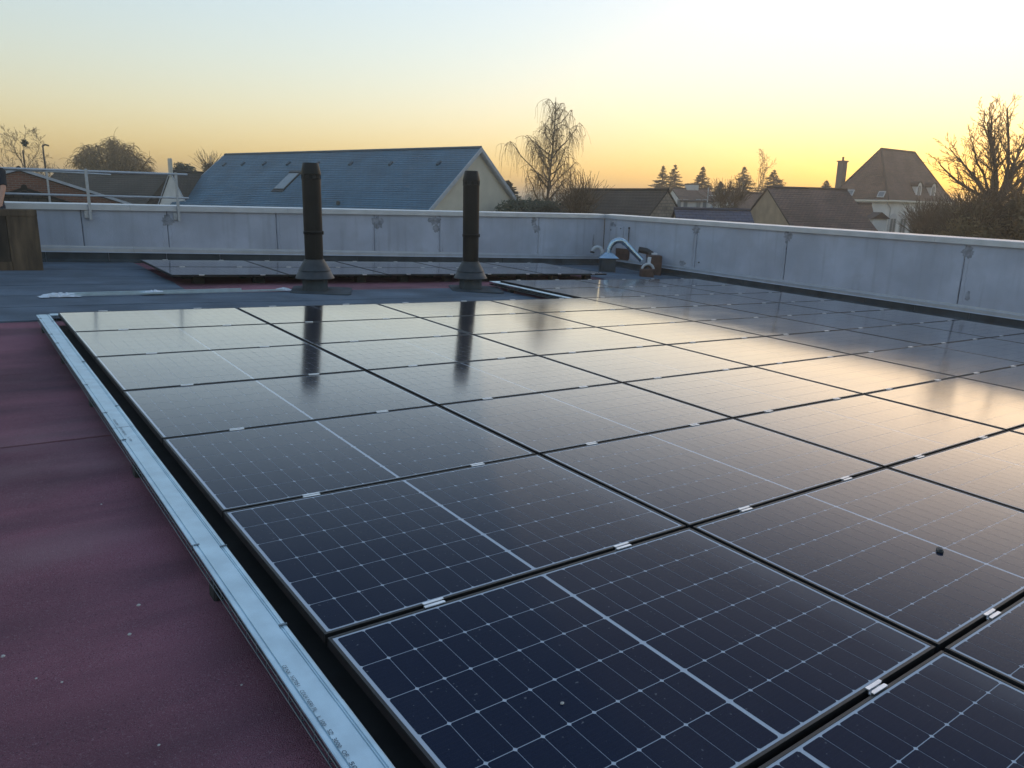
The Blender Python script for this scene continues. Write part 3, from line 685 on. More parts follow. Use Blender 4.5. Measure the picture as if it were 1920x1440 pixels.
# loose grit and small stones
rng = random.Random(5)
def pebble(label, u, v, z, r, mat_, cat='stone', name='pebble', group=None, sc=(1, .8, .6)):
    p = roof_hit(u, v, z); m = MB()
    bm = bmesh.new(); bmesh.ops.create_icosphere(bm, subdivisions=2, radius=r)
    for vv in bm.verts: vv.co = Vector((vv.co.x * sc[0], vv.co.y * sc[1], vv.co.z * sc[2])) * rng.uniform(0.85, 1.1)
    me = bpy.data.meshes.new(name); bm.to_mesh(me); bm.free(); me.materials.append(M[mat_])
    o = put(name, me); o.matrix_world = MR @ Matrix.Translation((p.x, p.y, z + r * sc[2] * .8)); tag(o, label, cat, group)
pebble('pale round pebble lying on the nearest full solar panel', 1054, 1320, 0.001, 0.0065, 'stone_chip')
for u, v, lab in ((243, 1191, 'pale stone chip on the red felt, the largest one'), (6, 1232, 'pale stone chip at the left edge of the red felt'), (260, 1136, 'small pale stone chip on the red felt above the largest one'),
                  (190, 946, 'faint stone chip on the red felt, farthest from the camera'), (68, 1273, 'tiny stone chip on the red felt left of the tray lettering'), (116, 1280, 'tiny stone chip on the red felt, next to its twin'),
                  (453, 1285, 'stone chip on the red felt close to the tray'), (298, 1398, 'tiny stone chip on the red felt near the bottom edge')):
    pebble(lab, u, v, ZR + 0.004, 0.0075 if 'largest' in lab or 'left edge' in lab else 0.0045, 'stone_chip', group='stone chips on the red felt')
pc = roof_hit(1762, 1034, 0.001); m = MB()           # a small black cable clip left on a panel
m.bevel_box((-0.021, -0.014, 0.0), (0.021, 0.014, 0.010), 0.003); m.box((-0.014, -0.009, 0.010), (0.018, 0.005, 0.014))
tag(m.build('cable_clip', 'dark', mtx=MR @ Matrix.Translation((pc.x, pc.y, 0.0025)) @ Matrix.Rotation(0.5, 4, 'Z')), 'small black plastic clip lying on a panel at the right', 'clip')

# ================================================================== corner vents
def arc(c, r, a0, a1, n, ax, ay):
    c = Vector(c); ax = Vector(ax); ay = Vector(ay); return [c + (ax * math.cos(R(a0 + (a1 - a0) * i / n)) + ay * math.sin(R(a0 + (a1 - a0) * i / n))) * r for i in range(n + 1)]
def roofW(u, v): return MR @ roof_hit(u, v)
def facing(p): return Matrix.Translation(p) @ Matrix.Rotation(R(-37.5), 4, 'Z')        # local x = picture right, y = away
PXM = lambda p: F_PX / (RT.transposed() @ (p - CAM)).y                                 # picture pixels per metre at p
bp = roofW(1140, 510.5); k = PXM(bp)
e = empty('duct_hood', facing(bp), 'shiny spiral duct rising from a hooded grey curb in the corner', 'vent duct')
m = MB(); m.bevel_box((-15 / k, 0.0, -0.02), (14 / k, 28 / k, 27 / k), 0.03); m.build('curb', 'felt_dark', e)
m = MB(); hx = 19 / k; z0 = 26 / k
m.poly([(-hx, -.06, z0), (hx, -.06, z0), (hx, .45, z0), (-hx, .45, z0), (-.09, .1, z0 + .13), (.09, .1, z0 + .13), (.09, .28, z0 + .13), (-.09, .28, z0 + .13)],
       [(0,3,2,1), (4,5,6,7), (0,1,5,4), (1,2,6,5), (2,3,7,6), (3,0,4,7)]); m.build('hood', 'duct', e)
rd = 5.0 / k
pts = [Vector((0.0, .19, z0 + .10)), Vector((0.01, .19, z0 + .16)), Vector((0.02, .19, z0 + .22)), Vector((.06, .19, z0 + .31)), Vector((.12, .19, z0 + .39)), Vector((.21, .19, z0 + .435)), Vector((.31, .19, z0 + .44)), Vector((.40, .20, z0 + .40))]
fine = []
for i in range(len(pts) - 1):
    for t in range(8): fine.append(pts[i].lerp(pts[i+1], t / 8))
fine.append(pts[-1])
m = MB(); m.tube(fine, [rd * (1.0 + (0.07 if (i // 2) % 2 else 0.0)) for i in range(len(fine))], 16); auto_smooth(m.build('elbow', 'duct', e), 30)
m = MB(); a = pts[-1]; b_ = Vector((.86, .15, z0 - 0.04)); 
fine = [a.lerp(b_, i / 40) for i in range(41)]
m.tube(fine, [rd * (1.0 + (0.05 if i % 8 == 0 else 0.0)) for i in range(41)], 16); auto_smooth(m.build('sloping_duct', 'duct', e), 30)
m = MB(); m.tube([a - Vector((.03, 0, -.01)), a + Vector((.03, 0, -.025))], rd * 1.12, 16); m.build('collar', 'duct', e)
bp2 = roofW(1222, 516); k = PXM(bp2)
e = empty('fan_box', facing(bp2), 'brown sheet-steel fan box with a paper sticker in the corner', 'fan box')
m = MB(); m.bevel_box((-8 / k, 0.02, -0.02), (18 / k, 0.42, 36 / k), 0.02); m.build('housing', 'rust', e)
m = MB(); m.box((-9.5 / k, 0.04, 10 / k), (-8.2 / k, 0.24, 32 / k)); m.build('inlet_plate', 'duct', e)
m = MB(); m.box((-12 / k, 0.004, 19 / k), (-5.5 / k, 0.012, 33 / k), Matrix.Rotation(R(5), 4, 'Y')); m.build('paper_sticker', 'white', e)
m = MB(); m.tube([(-20 / k, 0.60, 44 / k), (-6 / k, 0.60, 42 / k), (3 / k, .55, 37 / k), (4 / k, 0.50, 30 / k)], 6.0 / k, 14); auto_smooth(m.build('motor_pipe', 'dark', e))
m = MB(); m.box((3 / k, .43, 30 / k), (14 / k, .62, 39 / k)); m.build('foil_wrap', 'white', e)
bp3 = roofW(1211, 518); k = PXM(bp3)
e = empty('gooseneck_vent', facing(bp3), 'brown curb with a half-round pale gooseneck in front of the fan box', 'vent')
m = MB(); m.bevel_box((-13 / k, -0.22, -0.02), (12 / k, 0.0, 15 / k), 0.03); m.build('curb', 'rust', e)
m = MB(); m.tube(arc((0, -.1, 13 / k), 9.0 / k, 180, 0, 14, (1, 0, 0), (0, 0, 1)), 4.2 / k, 14); auto_smooth(m.build('bend', 'rust', e))
m = MB(); m.tube(arc((0.01, -.14, 13 / k), 10.5 / k, 170, 8, 14, (1, 0, 0), (0, 0, 1)), 2.6 / k, 12); auto_smooth(m.build('pale_bend', 'pvc', e))
bp4 = MR @ Vector((12.95, 6.35, ZR)); k = PXM(bp4); 
off = px(bp4)
e = empty('gooseneck_pipe', facing(at(1119, 487, (RT.transposed() @ (bp4 - CAM)).y)), 'pale gooseneck vent pipe left of the shiny duct', 'vent pipe')
m = MB(); m.tube([(9 / k, 0, -0.35), (9 / k, 0, 12 / k)] + arc((0, 0, 14 / k), 9 / k, 0, 165, 12, (1, 0, 0), (0, 0, 1)), 3.6 / k, 14); auto_smooth(m.build('bend', 'pvc', e))
m = MB(); m.tube([(-8.7 / k, 0, 15.2 / k), (-9.2 / k, 0, 12.4 / k)], 4.0 / k, 14); m.build('mouth', 'rubber', e)
# fittings on the right wall
def wall_box(name, label, cat, ua, va, ub, vb, depth, material, parent=None):
    s0, z0 = sr(ua, vb); s1, z1 = sr(ub, va); m = MB(); m.bevel_box((0, -depth, 0), (s1 - s0, 0.003, z1 - z0), 0.004)
    o = m.build(name, material, mtx=frR @ Matrix.Translation((s0, 0, z0))); return tag(o, label, cat)
wb = wall_box('junction_panel', 'flat pale panel fixed to the right parapet above the duct', 'panel', 1145, 426, 1170, 470, 0.03, 'concrete')
for du, dv in ((1147, 431), (1165.5, 428.5)):
    s, z = sr(du, dv); m = MB(); m.lathe([(0.018, 0), (0.018, 0.006)], 10)
    o = m.build('screw_cover', 'dark', wb); o.matrix_world = frR @ Matrix.Translation((s, -0.031, z)) @ Matrix.Rotation(R(90), 4, 'X')
s, z = sr(1181, 428); s2, z2 = sr(1180.3, 453)
m = MB(); m.tube([(s, -.03, z2), (s, -.03, z)], 0.012, 8); rod = m.build('conduit', 'dark', mtx=frR); tag(rod, 'thin dark conduit on the right parapet above the sloping duct', 'conduit')
m = MB(); m.lathe([(0.022, 0), (0.026, 0.02), (0.02, 0.05)], 10); m.build('conduit_cap', 'dark', rod, mtx=Matrix.Translation((s, -.03, z - .02)))
s, z = sr(1310.5, 492); m = MB(); m.lathe([(0.02, 0), (0.02, 0.012)], 10); o = m.build('drain_plug', 'dark', mtx=frR @ Matrix.Translation((s, 0, z)) @ Matrix.Rotation(R(90), 4, 'X')); tag(o, 'small dark plug low on the right parapet beside a joint', 'plug')
s0_, z0_ = sr(1156, 486); s1_, z1_ = sr(1181, 467); m = MB(); m.box((0, -.05, 0), (s1_ - s0_, .004, z1_ - z0_)); 
tag(m.build('outlet_plate', 'rust', mtx=frR @ Matrix.Translation((s0_, 0, z0_))), 'brown outlet plate on the right parapet under the duct elbow', 'plate')

# ================================================================== guard rail on the back wall
def pole(m, a, b, r=0.022, n=10): m.tube([a, b], r, n)
frI = frB.inverted()
def bs(u, v, y):                                      # picture point -> wall frame point at wall depth y
    o = frI @ CAM; d = frI.to_3x3() @ ray(u, v); t = (y - o.y) / d.y; return o + d * t
e = empty('guard_rail', frB @ Matrix.Translation((4.0, 0, topL)), 'galvanised guard rail clamped to the back wall at the left', 'guard rail')
E0 = Vector((4.0, 0, topL)); YR = -0.075
a, b_ = bs(-260, 306.5, YR), bs(351, 327.5, YR); m = MB(); pole(m, a - E0, b_ - E0); m.build('top_rail', 'galv_rail', e)
a, b_ = bs(-260, 356, YR), bs(354, 371.5, YR); m = MB(); pole(m, a - E0, b_ - E0, 0.018); m.build('middle_rail', 'galv_rail', e)
for (u0, v0, u1, v1) in ((162, 318.5, 169, 412), (330, 325.5, 335.5, 415), (-40, 312, -30, 408)):
    a, b_ = bs(u0, v0, YR), bs(u1, v1, YR); a.x = b_.x = (a.x + b_.x) / 2
    m = MB(); m.box(a - E0 + Vector((-.022, -.022, -(a.z - b_.z))), a - E0 + Vector((.022, .022, 0.02))); ps = m.build('post', 'galv_rail', e)
    m = MB(); m.box(b_ - E0 + Vector((-.09, .022, .03)), b_ - E0 + Vector((.022, .072, .16))); m.build('bracket', 'galv_rail', ps)
# a second rail beyond, at the neighbouring roof edge
e = empty('guard_rail', frB @ Matrix.Translation((4, 6, topL)), 'short far guard rail seen behind the left rail', 'guard rail'); E0 = Vector((4, 6, topL))
a, b_ = bs(-60, 314, 6), bs(208, 327.5, 6); m = MB(); pole(m, a - E0, b_ - E0, .02); m.build('top_rail', 'galv_rail', e)
for u, v in ((87, 321),):
    a = bs(u, v, 6); m = MB(); m.box(a - E0 + Vector((-.02, -.02, -6)), a - E0 + Vector((.02, .02, 0))); m.build('post', 'galv_rail', e)

# ================================================================== wooden case and the person beside it
bx = roof_hit(82, 508); base = MR @ bx; HB = height_for(base, 393)
e = empty('wooden_case', up_m(bx.x, bx.y), 'weathered brown plywood case standing on the walkway at the left', 'case')
m = MB(); m.bevel_box((-1.3, 0.0, -0.03), (-0.415, 0.5, HB), 0.01); m.build('dark_board', 'wood_dark', e)
m = MB(); m.bevel_box((-0.412, -0.012, -0.03), (0, 0.5, HB), 0.01); m.build('light_board', 'wood', e)
m = MB(); m.box((-1.3, -0.022, HB - 0.10), (-0.0, -0.0125, HB - 0.004)); m.build('batten', 'wood', e)
m = MB(); m.box((-1.3, -0.022, 0.005), (-0.413, -0.0005, 0.16)); m.build('batten', 'wood', e)

def cap(m, a, b, ra, rb, n=12):                       # tapered limb with rounded ends
    a = Vector(a); b = Vector(b); d = (b - a).normalized()
    m.tube([a - d * ra * .97, a - d * ra * .7, a - d * ra * .3, a, a.lerp(b, .5), b, b + d * rb * .3, b + d * rb * .7, b + d * rb * .97],
           [ra * .2, ra * .71, ra * .95, ra, (ra + rb) / 2, rb, rb * .95, rb * .71, rb * .2], n)
def ell(m, c, rs, rf, rz, n=14):                       # ellipsoid: half sizes sideways, forwards, upwards
    c = Vector(c); k = 9; ring = []
    for i in range(k + 1):
        t = math.pi * (i + .001) / (k + .002); ring.append([c + side * (rs * math.sin(t) * math.cos(2 * math.pi * j / n)) + fw_ * (rf * math.sin(t) * math.sin(2 * math.pi * j / n)) + Vector((0, 0, -rz * math.cos(t))) for j in range(n)])
    vs = [p for r_ in ring for p in r_]
    m.poly(vs, [(i * n + j, i * n + (j + 1) % n, (i + 1) * n + (j + 1) % n, (i + 1) * n + j) for i in range(k) for j in range(n)] + [tuple(reversed(range(n))), tuple(range(k * n, k * n + n))])
def fuse(o, voxel, smooth=6):                          # grow the shapes together into one continuous skin
    r_ = o.modifiers.new('fuse', 'REMESH'); r_.mode = 'VOXEL'; r_.voxel_size = voxel; r_.use_smooth_shade = True
    sm = o.modifiers.new('soften', 'SMOOTH'); sm.factor = .5; sm.iterations = smooth
    return o
side = RT @ Vector((1, 0, 0)); side.z = 0; side.normalize(); fw_ = Vector((side.y, -side.x, 0))      # picture right, and towards the camera
dp = (RT.transposed() @ (MR @ Vector((bx.x - 0.62, bx.y + 0.80, ZR)) - CAM)).y
sx_ = at(1, 318, dp); q = sx_ - side * .195; loc = MRI @ Vector((q.x, q.y, base.z)); pb = MR @ Vector((loc.x, loc.y, ZR + .008))
pe_ = empty('person', Matrix.Translation(pb), 'person in a dark short-sleeved top at the left edge, arm reaching to the case', 'person')
def P_(s_, f_, z_): return side * s_ + fw_ * f_ + Vector((0, 0, z_))
SH = P_(.195, 0, 1.50); EL = at(6, 352, dp - .06) - pb; WR = at(1, 384, dp - .17) - pb
HD = at(-4, 391, dp - .25) - pb; HD.z = base.z + HB + .020 - pb.z
SR, ER, WRR = P_(-.195, 0, 1.50), P_(-.25, -.02, 1.19), P_(-.24, .10, .93)
m = MB()
ell(m, P_(0, .01, 1.755), .076, .092, .112); ell(m, P_(0, .045, 1.685), .056, .058, .058); ell(m, P_(0, .104, 1.735), .013, .018, .024)      # skull, jaw, nose
for s_ in (-1, 1): ell(m, P_(s_ * .078, .0, 1.742), .010, .019, .030)                                                                   # ears
cap(m, P_(0, -.005, 1.52), P_(0, .01, 1.68), .062, .056)
ell(m, P_(0, 0, 1.36), .165, .105, .20); ell(m, P_(0, 0, 1.10), .135, .095, .18); ell(m, P_(0, 0, .96), .155, .105, .12)
cap(m, P_(-.15, 0, 1.49), P_(.15, 0, 1.49), .062, .062)
for A_, B_, C_ in ((SH, EL, WR), (SR, ER, WRR)): cap(m, A_, B_, .052, .041); cap(m, B_, C_, .041, .027)
def hand(m, w, h, dirv, up):                           # palm, four fingers of unequal length, thumb from the side
    d = dirv.normalized(); u_ = up.normalized(); s_ = d.cross(u_).normalized()
    for o_ in (-.024, -.008, .008, .024): cap(m, w.lerp(h, .25) + s_ * o_ * .8, h + s_ * o_, .013, .0105, 8)
    for o_, ln in ((-.029, .062), (-.010, .076), (.010, .072), (.028, .055)):
        k0 = h + s_ * o_; k1 = k0 + d * ln * .5 + u_ * .006; k2 = k0 + d * ln - u_ * .008; cap(m, k0, k1, .0092, .0085, 8); cap(m, k1, k2, .0085, .0072, 8)
    t0 = w.lerp(h, .4) - s_ * .028; t1 = t0 - s_ * .028 + d * .026; cap(m, t0, t1, .0115, .010, 8); cap(m, t1, t1 + d * .030 - s_ * .006, .010, .008, 8)
dh = (HD - WR); dh.z = 0
hand(m, WR, HD, dh if dh.length > .02 else fw_, Vector((0, 0, 1))); hand(m, WRR, WRR + P_(0, .02, -.085), P_(0, .15, -1), fw_)
for s_ in (-1, 1): cap(m, P_(s_ * .085, 0, .92), P_(s_ * .10, .02, .50), .085, .058); cap(m, P_(s_ * .10, .02, .50), P_(s_ * .105, -.01, .09), .056, .038); ell(m, P_(s_ * .11, .06, .045), .042, .12, .04)
fuse(m.build('body', 'skin', pe_), .0065, 5)
m = MB()
ell(m, P_(0, 0, 1.36), .182, .122, .215); ell(m, P_(0, 0, 1.12), .155, .115, .20); cap(m, P_(-.155, 0, 1.485), P_(.155, 0, 1.485), .074, .074); ell(m, P_(0, 0, .99), .172, .125, .13)
for A_, B_ in ((SH, EL), (SR, ER)): m.tube([A_.lerp(B_, -.1), A_, A_.lerp(B_, .5), A_.lerp(B_, .90)], [.05, .068, .062, .060], 14)
fuse(m.build('shirt', 'shirt', pe_), .009, 6)
m = MB(); ell(m, P_(0, 0, .96), .170, .120, .11)
for s_ in (-1, 1): m.tube([P_(s_ * .085, 0, .95), P_(s_ * .095, .015, .70), P_(s_ * .10, .02, .50), P_(s_ * .105, .0, .30), P_(s_ * .107, -.01, .08)], [.098, .088, .074, .066, .064], 14)
fuse(m.build('trousers', 'trousers', pe_), .010, 5)
for s_ in (-1, 1):
    m = MB(); ell(m, P_(s_ * .11, .065, .050), .052, .140, .048); cap(m, P_(s_ * .108, -.01, .06), P_(s_ * .107, -.01, .10), .055, .05); m.box((0, 0, 0), (.001, .001, .001), Matrix.Translation(P_(s_ * .11, .06, .05))); fuse(m.build('shoe', 'rubber', pe_), .008, 4)
m = MB(); ell(m, P_(0, -.012, 1.785), .083, .098, .095); ell(m, P_(0, -.045, 1.725), .076, .062, .085); hr = fuse(m.build('hair', 'hair', pe_), .008, 4)
for s_ in (-1, 1): m = MB(); ell(m, P_(s_ * .031, .0885, 1.752), .011, .008, .006, 8); m.build('eye', 'dark', pe_)
m = MB(); ell(m, P_(0, .096, 1.688), .022, .007, .006, 10); m.build('mouth', 'rust', pe_)

# ================================================================== houses
def course_slope(m, A, B, C_, D, step=0.2, lift=0.012):
    """roof slope from ridge edge A-B down to eave edge D-C, laid in overlapping courses; uv in metres"""
    A, B, C_, D = map(Vector, (A, B, C_, D)); dl = ((D - A).length + (C_ - B).length) / 2; n = max(3, int(dl / step))
    nrm = (B - A).cross(D - A); nrm = (nrm if nrm.length > 1e-6 else (C_ - D).cross(A - D)).normalized()
    if nrm.z < 0: nrm = -nrm
    ref = (C_ - D).normalized()
    for i in range(n):
        t0, t1 = i / n, (i + 1) / n
        p0, p1 = A.lerp(D, t0), B.lerp(C_, t0); q0, q1 = A.lerp(D, t1) + nrm * lift, B.lerp(C_, t1) + nrm * lift
        uv = lambda p, t: (((p - D).dot(ref)), -t * dl)
        m.quad([p0, p1, q1, q0], [uv(p0, t0), uv(p1, t0), uv(q1, t1), uv(q0, t1)])
        q2, q3 = q1 - nrm * lift * 1.6, q0 - nrm * lift * 1.6
        m.quad([q0, q1, q2, q3], [uv(q0, t1), uv(q1, t1), uv(q1, t1), uv(q0, t1)])
def uvwall(m, pts, o=None):
    pts = [Vector(p) for p in pts]; o = pts[0]; ex = (pts[1] - pts[0]); ex.z = 0; ex.normalize()
    m.quad(pts, [((p - o).dot(ex), p.z) for p in pts])
def house_frame(P1, P2):
    """x axis runs along the ridge from P1 to P2, origin under P1 at street level"""
    d = P2 - P1; d.z = 0; L = d.length; d.normalize()
    return Matrix(((d.x, -d.y, 0, P1.x), (d.y, d.x, 0, P1.y), (0, 0, 1, GZ), (0, 0, 0, 1))), L
def gable_house(name, label, P1, P2, hw, drop, roof_m_, wall_m, verge=None, ov=0.25, eave_ov=0.35, step=0.22, hwb=None, cat='house', ridge_m=None, vb=0.20):
    fr, L = house_frame(P1, P2); e = empty(name, fr, label, cat); zr = P1.z - GZ; hwb = hwb or hw
    ze = zr - drop
    m = MB(); t = 0.10
    for x, s in ((0, -1), (L, 1)):
        uvwall(m, [(x, -hw, 0), (x, hwb, 0), (x, hwb, ze - t), (x, 0, zr - t), (x, -hw, ze - t)])
    for y in (-hw, hwb): uvwall(m, [(0, y, 0), (L, y, 0), (L, y, ze - t), (0, y, ze - t)])
    m.build('wall', wall_m, e)
    for sy, w in ((-1, hw), (1, hwb)):
        m = MB(); k = drop / w; y1 = sy * (w + eave_ov); z1 = ze - k * eave_ov
        course_slope(m, (-ov, 0, zr), (L + ov, 0, zr), (L + ov, y1, z1), (-ov, y1, z1), step)
        th = 0.09
        m.quad([(-ov, 0, zr - th), (L + ov, 0, zr - th), (L + ov, y1, z1 - th), (-ov, y1, z1 - th)], [(0, 0)] * 4)
        m.quad([(-ov, y1, z1 - th), (L + ov, y1, z1 - th), (L + ov, y1, z1), (-ov, y1, z1)], [(0, 0)] * 4)
        for x in (-ov, L + ov): m.quad([(x, 0, zr - th), (x, y1, z1 - th), (x, y1, z1), (x, 0, zr)], [(0, 0)] * 4)
        m.build('roof_slope', roof_m_, e, fix=False)
        if verge:
            for x in (-ov, L + ov):
                s = 1 if x > 0 else -1; vt = 0.03
                m = MB(); m.prism([(x + s * .002, 0, zr - vb), (x + s * .002, y1, z1 - vb), (x + s * .002, y1, z1 + vt), (x + s * .002, 0, zr + vt)], (s * 0.04, 0, 0)); m.build('verge_board', verge, e)
                if vb < .15: continue
                m = MB(); m.prism([(x + s * .001, 0, zr - .24), (x + s * .001, y1, z1 - .24), (x + s * .001, y1, z1 - .11), (x + s * .001, 0, zr - .11)], (-s * (ov - .01), 0, 0)); m.build('soffit', verge, e)
        m = MB(); m.tube([(-ov, y1 + sy * .06, z1 - .07), (L + ov, y1 + sy * .06, z1 - .07)], 0.06, 8); m.build('gutter', 'dark' if not verge else verge, e)
    m = MB(); x = -ov
    m.tube([(-ov, 0, zr + .0), (L + ov, 0, zr + .0)], 0.085, 8); m.build('ridge', ridge_m or roof_m_, e)
    return e, fr, L, zr, ze
def on_slope(fr, L, zr, hw, drop, u, v, side):        # picture point -> point on a slope in house coordinates
    inv = fr.inverted(); o = inv @ CAM; d = inv.to_3x3() @ ray(u, v); k = drop / hw * side
    t = (zr - o.z - k * o.y) / (d.z + k * d.y); return o + d * t   # z = zr - k*y*side

# --- slate house with the cream gable
P1 = at_z(897, 277, 3.95); P2 = at_z(425, 290, 3.95)
hA, frA, LA, zrA, zeA = gable_house('slate_house', 'house with a long blue slate roof and cream gable behind the flues', P1, P2, 5.4, 4.25, 'slate', 'render', 'verge', 0.18, 0.4, 0.16)
inv = frA.inverted(); sideA = 1 if (inv @ CAM).y > 0 else -1
def sA(u, v): return on_slope(frA, LA, zrA, 5.4, 4.25, u, v, sideA)
slp = math.atan2(4.25, 5.4)
def slope_m(p, side): # local frame on the slope: x along ridge, y down the slope, z outwards
    return Matrix.Translation(p) @ (Matrix(((1, 0, 0), (0, side * math.cos(slp), side * math.sin(slp)), (0, -math.sin(slp), math.cos(slp))))).to_4x4()
p = sA(551, 325); q = sA(525, 358); dx = abs(sA(560, 325).x - sA(543, 325).x); dl = (q - p).length
fr_ = slope_m((p + q) / 2, sideA); 
m = MB(); w, l = 0.42, 0.70
m.box((-w - .05, -l - .05, -.02), (w + .05, l + .05, 0.07)); sk = m.build('skylight', 'dark', hA, mtx=fr_)
m = MB(); m.box((-w, -l, .071), (w, l, .085)); m.build('pane', 'glass', sk)
m = MB(); m.box((-w - .09, -l - .22, .0), (w + .09, -l - .05, 0.11)); m.build('top_flashing', 'dark', sk)
m = MB(); m.box((-w - .09, l + .05, .0), (w + .09, l + .2, 0.04)); m.build('bottom_flashing', 'dark', sk)
for u, v in ((421, 309), (456, 308), (496, 307.5), (541, 307.5), (596, 307.5), (658, 307.5), (733, 307.5), (823, 307)):
    p = sA(u, v); m = MB(); m.bevel_box((-.09, -.16, 0.0), (.09, .16, .09), .03); m.build('vent_tile', 'slate', hA, mtx=slope_m(p, sideA))
for u, v in ((634, 384), (598, 382)):
    p = sA(u, v); m = MB(); m.lathe([(.10, 0), (.10, .10), (.085, .17), (.03, .21)], 14); m.build('roof_vent', 'dark', hA, mtx=Matrix.Translation(p))

# --- low brick barn at the left with a wide gable
P1 = at(35, 315.5, 27); fr = None
g = RT @ Vector((1, 0, 0)); g.z = 0; g.normalize(); fwd = Vector((-g.y, g.x, 0))
rv = ray(40, 330); rv.z = 0; rv.normalize(); P2 = P1 + rv * 12; P2.z = P1.z
hB, frb, Lb, zrb, zeb = gable_house('brick_barn', 'low red-brick barn with a wide gable behind the guard rail', P1, P2, 7.0, 2.35, 'dark_tile', 'brick', 'verge', 0.05, 0.3, vb=0.07)
P1 = at(45, 351, 23); P2 = P1 + rv * 3.5; P2.z = P1.z
gable_house('lean_to', 'dark tiled low shed in front of the brick barn', P1, P2, 4.2, 1.5, 'dark_tile', 'dark_tile', None, 0.1, 0.2, cat='shed')
# --- dark barn roof behind the rail
P1 = at(108, 324, 52); P2 = at(312, 326, 50); P2.z = P1.z
gable_house('dark_barn', 'long dark tiled barn roof behind the round willow', P1, P2, 6, 4.5, 'dark_tile', 'dark_tile', None)
# --- small white gable and its dark roof, left of the slate house
P1 = at(320, 321, 46); P2 = P1 + (g * 0.50 + fwd * 0.86) * 10; P2.z = P1.z
hC, frc, Lc, zrc, zec = gable_house('white_cottage', 'small cottage with a white gable and dark roof left of the slate house', P1, P2, 3.2, 4.6, 'dark_tile', 'whitewash', 'verge', 0.04, 0.2, vb=0.06)
m = MB(); m.box((1.2, -.3, zrc - .4), (1.25, .3, zrc)); 
m = MB(); m.bevel_box((-.10, -.10, zrc - 0.3), (.10, .10, zrc + 0.75), 0.02); m.build('chimney', 'render', hC)

# --- dark long house with a rubble gable
P1 = at(1252, 356, 40); P2 = at(1075, 350.5, 46); P2.z = P1.z
hD, frd, Ld, zrd, zed = gable_house('rubble_gable_house', 'dark roofed house with a rubble stone gable right of the birch', P1, P2, 5.0, 5.0, 'dark_tile', 'rubble', None, 0.05, 0.3)
# --- low violet-grey roof between the gables
P1 = at(1268, 391.5, 33); P2 = at(1402, 396.5, 33); P2.z = P1.z
gable_house('low_slate_shed', 'low violet-grey slate roof between the two stone gables', P1, P2, 3.2, 2.0, 'grey_tile', 'ochre', None, 0.1, 0.2, cat='shed')
# --- white houses behind it
P1 = at(1262, 353.5, 66); P2 = at(1328, 354, 66); P2.z = P1.z
hE, fre, Le, zre, zee = gable_house('white_house', 'white house with a brown roof and square white chimney behind the shed', P1, P2, 3.6, 0.95, 'old_tile', 'whitewash', None, 0.1, 0.12)
inv = fre.inverted(); p = inv @ at(1297, 353, 66); m = MB(); m.bevel_box((p.x - .5, -.45, zre - 1.0), (p.x + .5, .45, zre + .35), 0.03); chm = m.build('chimney', 'whitewash', hE)
m = MB(); m.bevel_box((p.x - .56, -.5, zre + .36), (p.x + .56, .5, zre + .45), .02); m.build('chimney_cap', 'rubble', chm)
sdE = 1 if (inv @ CAM).y > 0 else -1
for u in (1272, 1284, 1308, 1320):
    q = inv @ at(u, 383, 63); m = MB(); m.box((q.x - .2, sdE * 3.6 - .06, q.z - .5), (q.x + .2, sdE * 3.6 + .06, q.z + .4)); w_ = m.build('window', 'shutter', hE); m = MB(); m.box((q.x - .15, min(sdE * 3.662, sdE * 3.67), q.z - .45), (q.x + .15, max(sdE * 3.662, sdE * 3.67), q.z + .35)); m.build('pane', 'glass', w_)
P1 = at(1360, 359.5, 58); P2 = P1 + (g * 0.75 + fwd * 0.66) * 8; P2.z = P1.z
gable_house('white_gable_house', 'white gable end with a brown roof under the tall bare tree', P1, P2, 2.4, 2.5, 'old_tile', 'whitewash', 'verge', 0.12, 0.2)
m = MB(); a = at(1328.5, 352, 56); m.tube([Vector((a.x, a.y, GZ)), a], 0.045, 6); pl = m.build('lamp_post', 'shutter'); tag(pl, 'thin pale lamp post in front of the white house', 'lamp post')
m = MB(); b_ = at(1345, 367, 56); m.tube([at(1329, 366.5, 56), b_], 0.03, 6); m.build('arm', 'shutter', pl)
# --- ochre gable house
P1 = at(1440, 351.5, 43); P2 = at_z(1586, 355.5, P1.z)
P2.z = P1.z
gable_house('ochre_gable_house', 'house with a plain ochre gable and brown tiled roof left of the manor', P1, P2, 5.2, 3.3, 'old_tile', 'ochre', None, 0.06, 0.3)
# --- annex in front of the manor
P1 = at(1588, 381, 52); P2 = at(1626, 381, 52); P2.z = P1.z
an, fra, La, zra, zea = gable_house('manor_annex', 'small brown tiled annex in front of the manor wall', P1, P2, 3.0, 3.6, 'old_tile', 'rubble', None, 0.3, 0.3)
inv = fra.inverted(); sdn = 1 if (inv @ CAM).y > 0 else -1
q = inv @ at(1643, 419, 49.0); m = MB(); m.bevel_box((q.x - .45, q.y - .5, q.z - .4), (q.x + .45, q.y + .4, q.z + .3), .03); dr = m.build('dormer', 'whitewash', an)
m = MB(); m.prism([(q.x - .6, q.y - .6, q.z + .3), (q.x + .6, q.y - .6, q.z + .3), (q.x, q.y - .6, q.z + .72)], (0, 1.2, 0)); m.build('dormer_roof', 'old_tile', dr)

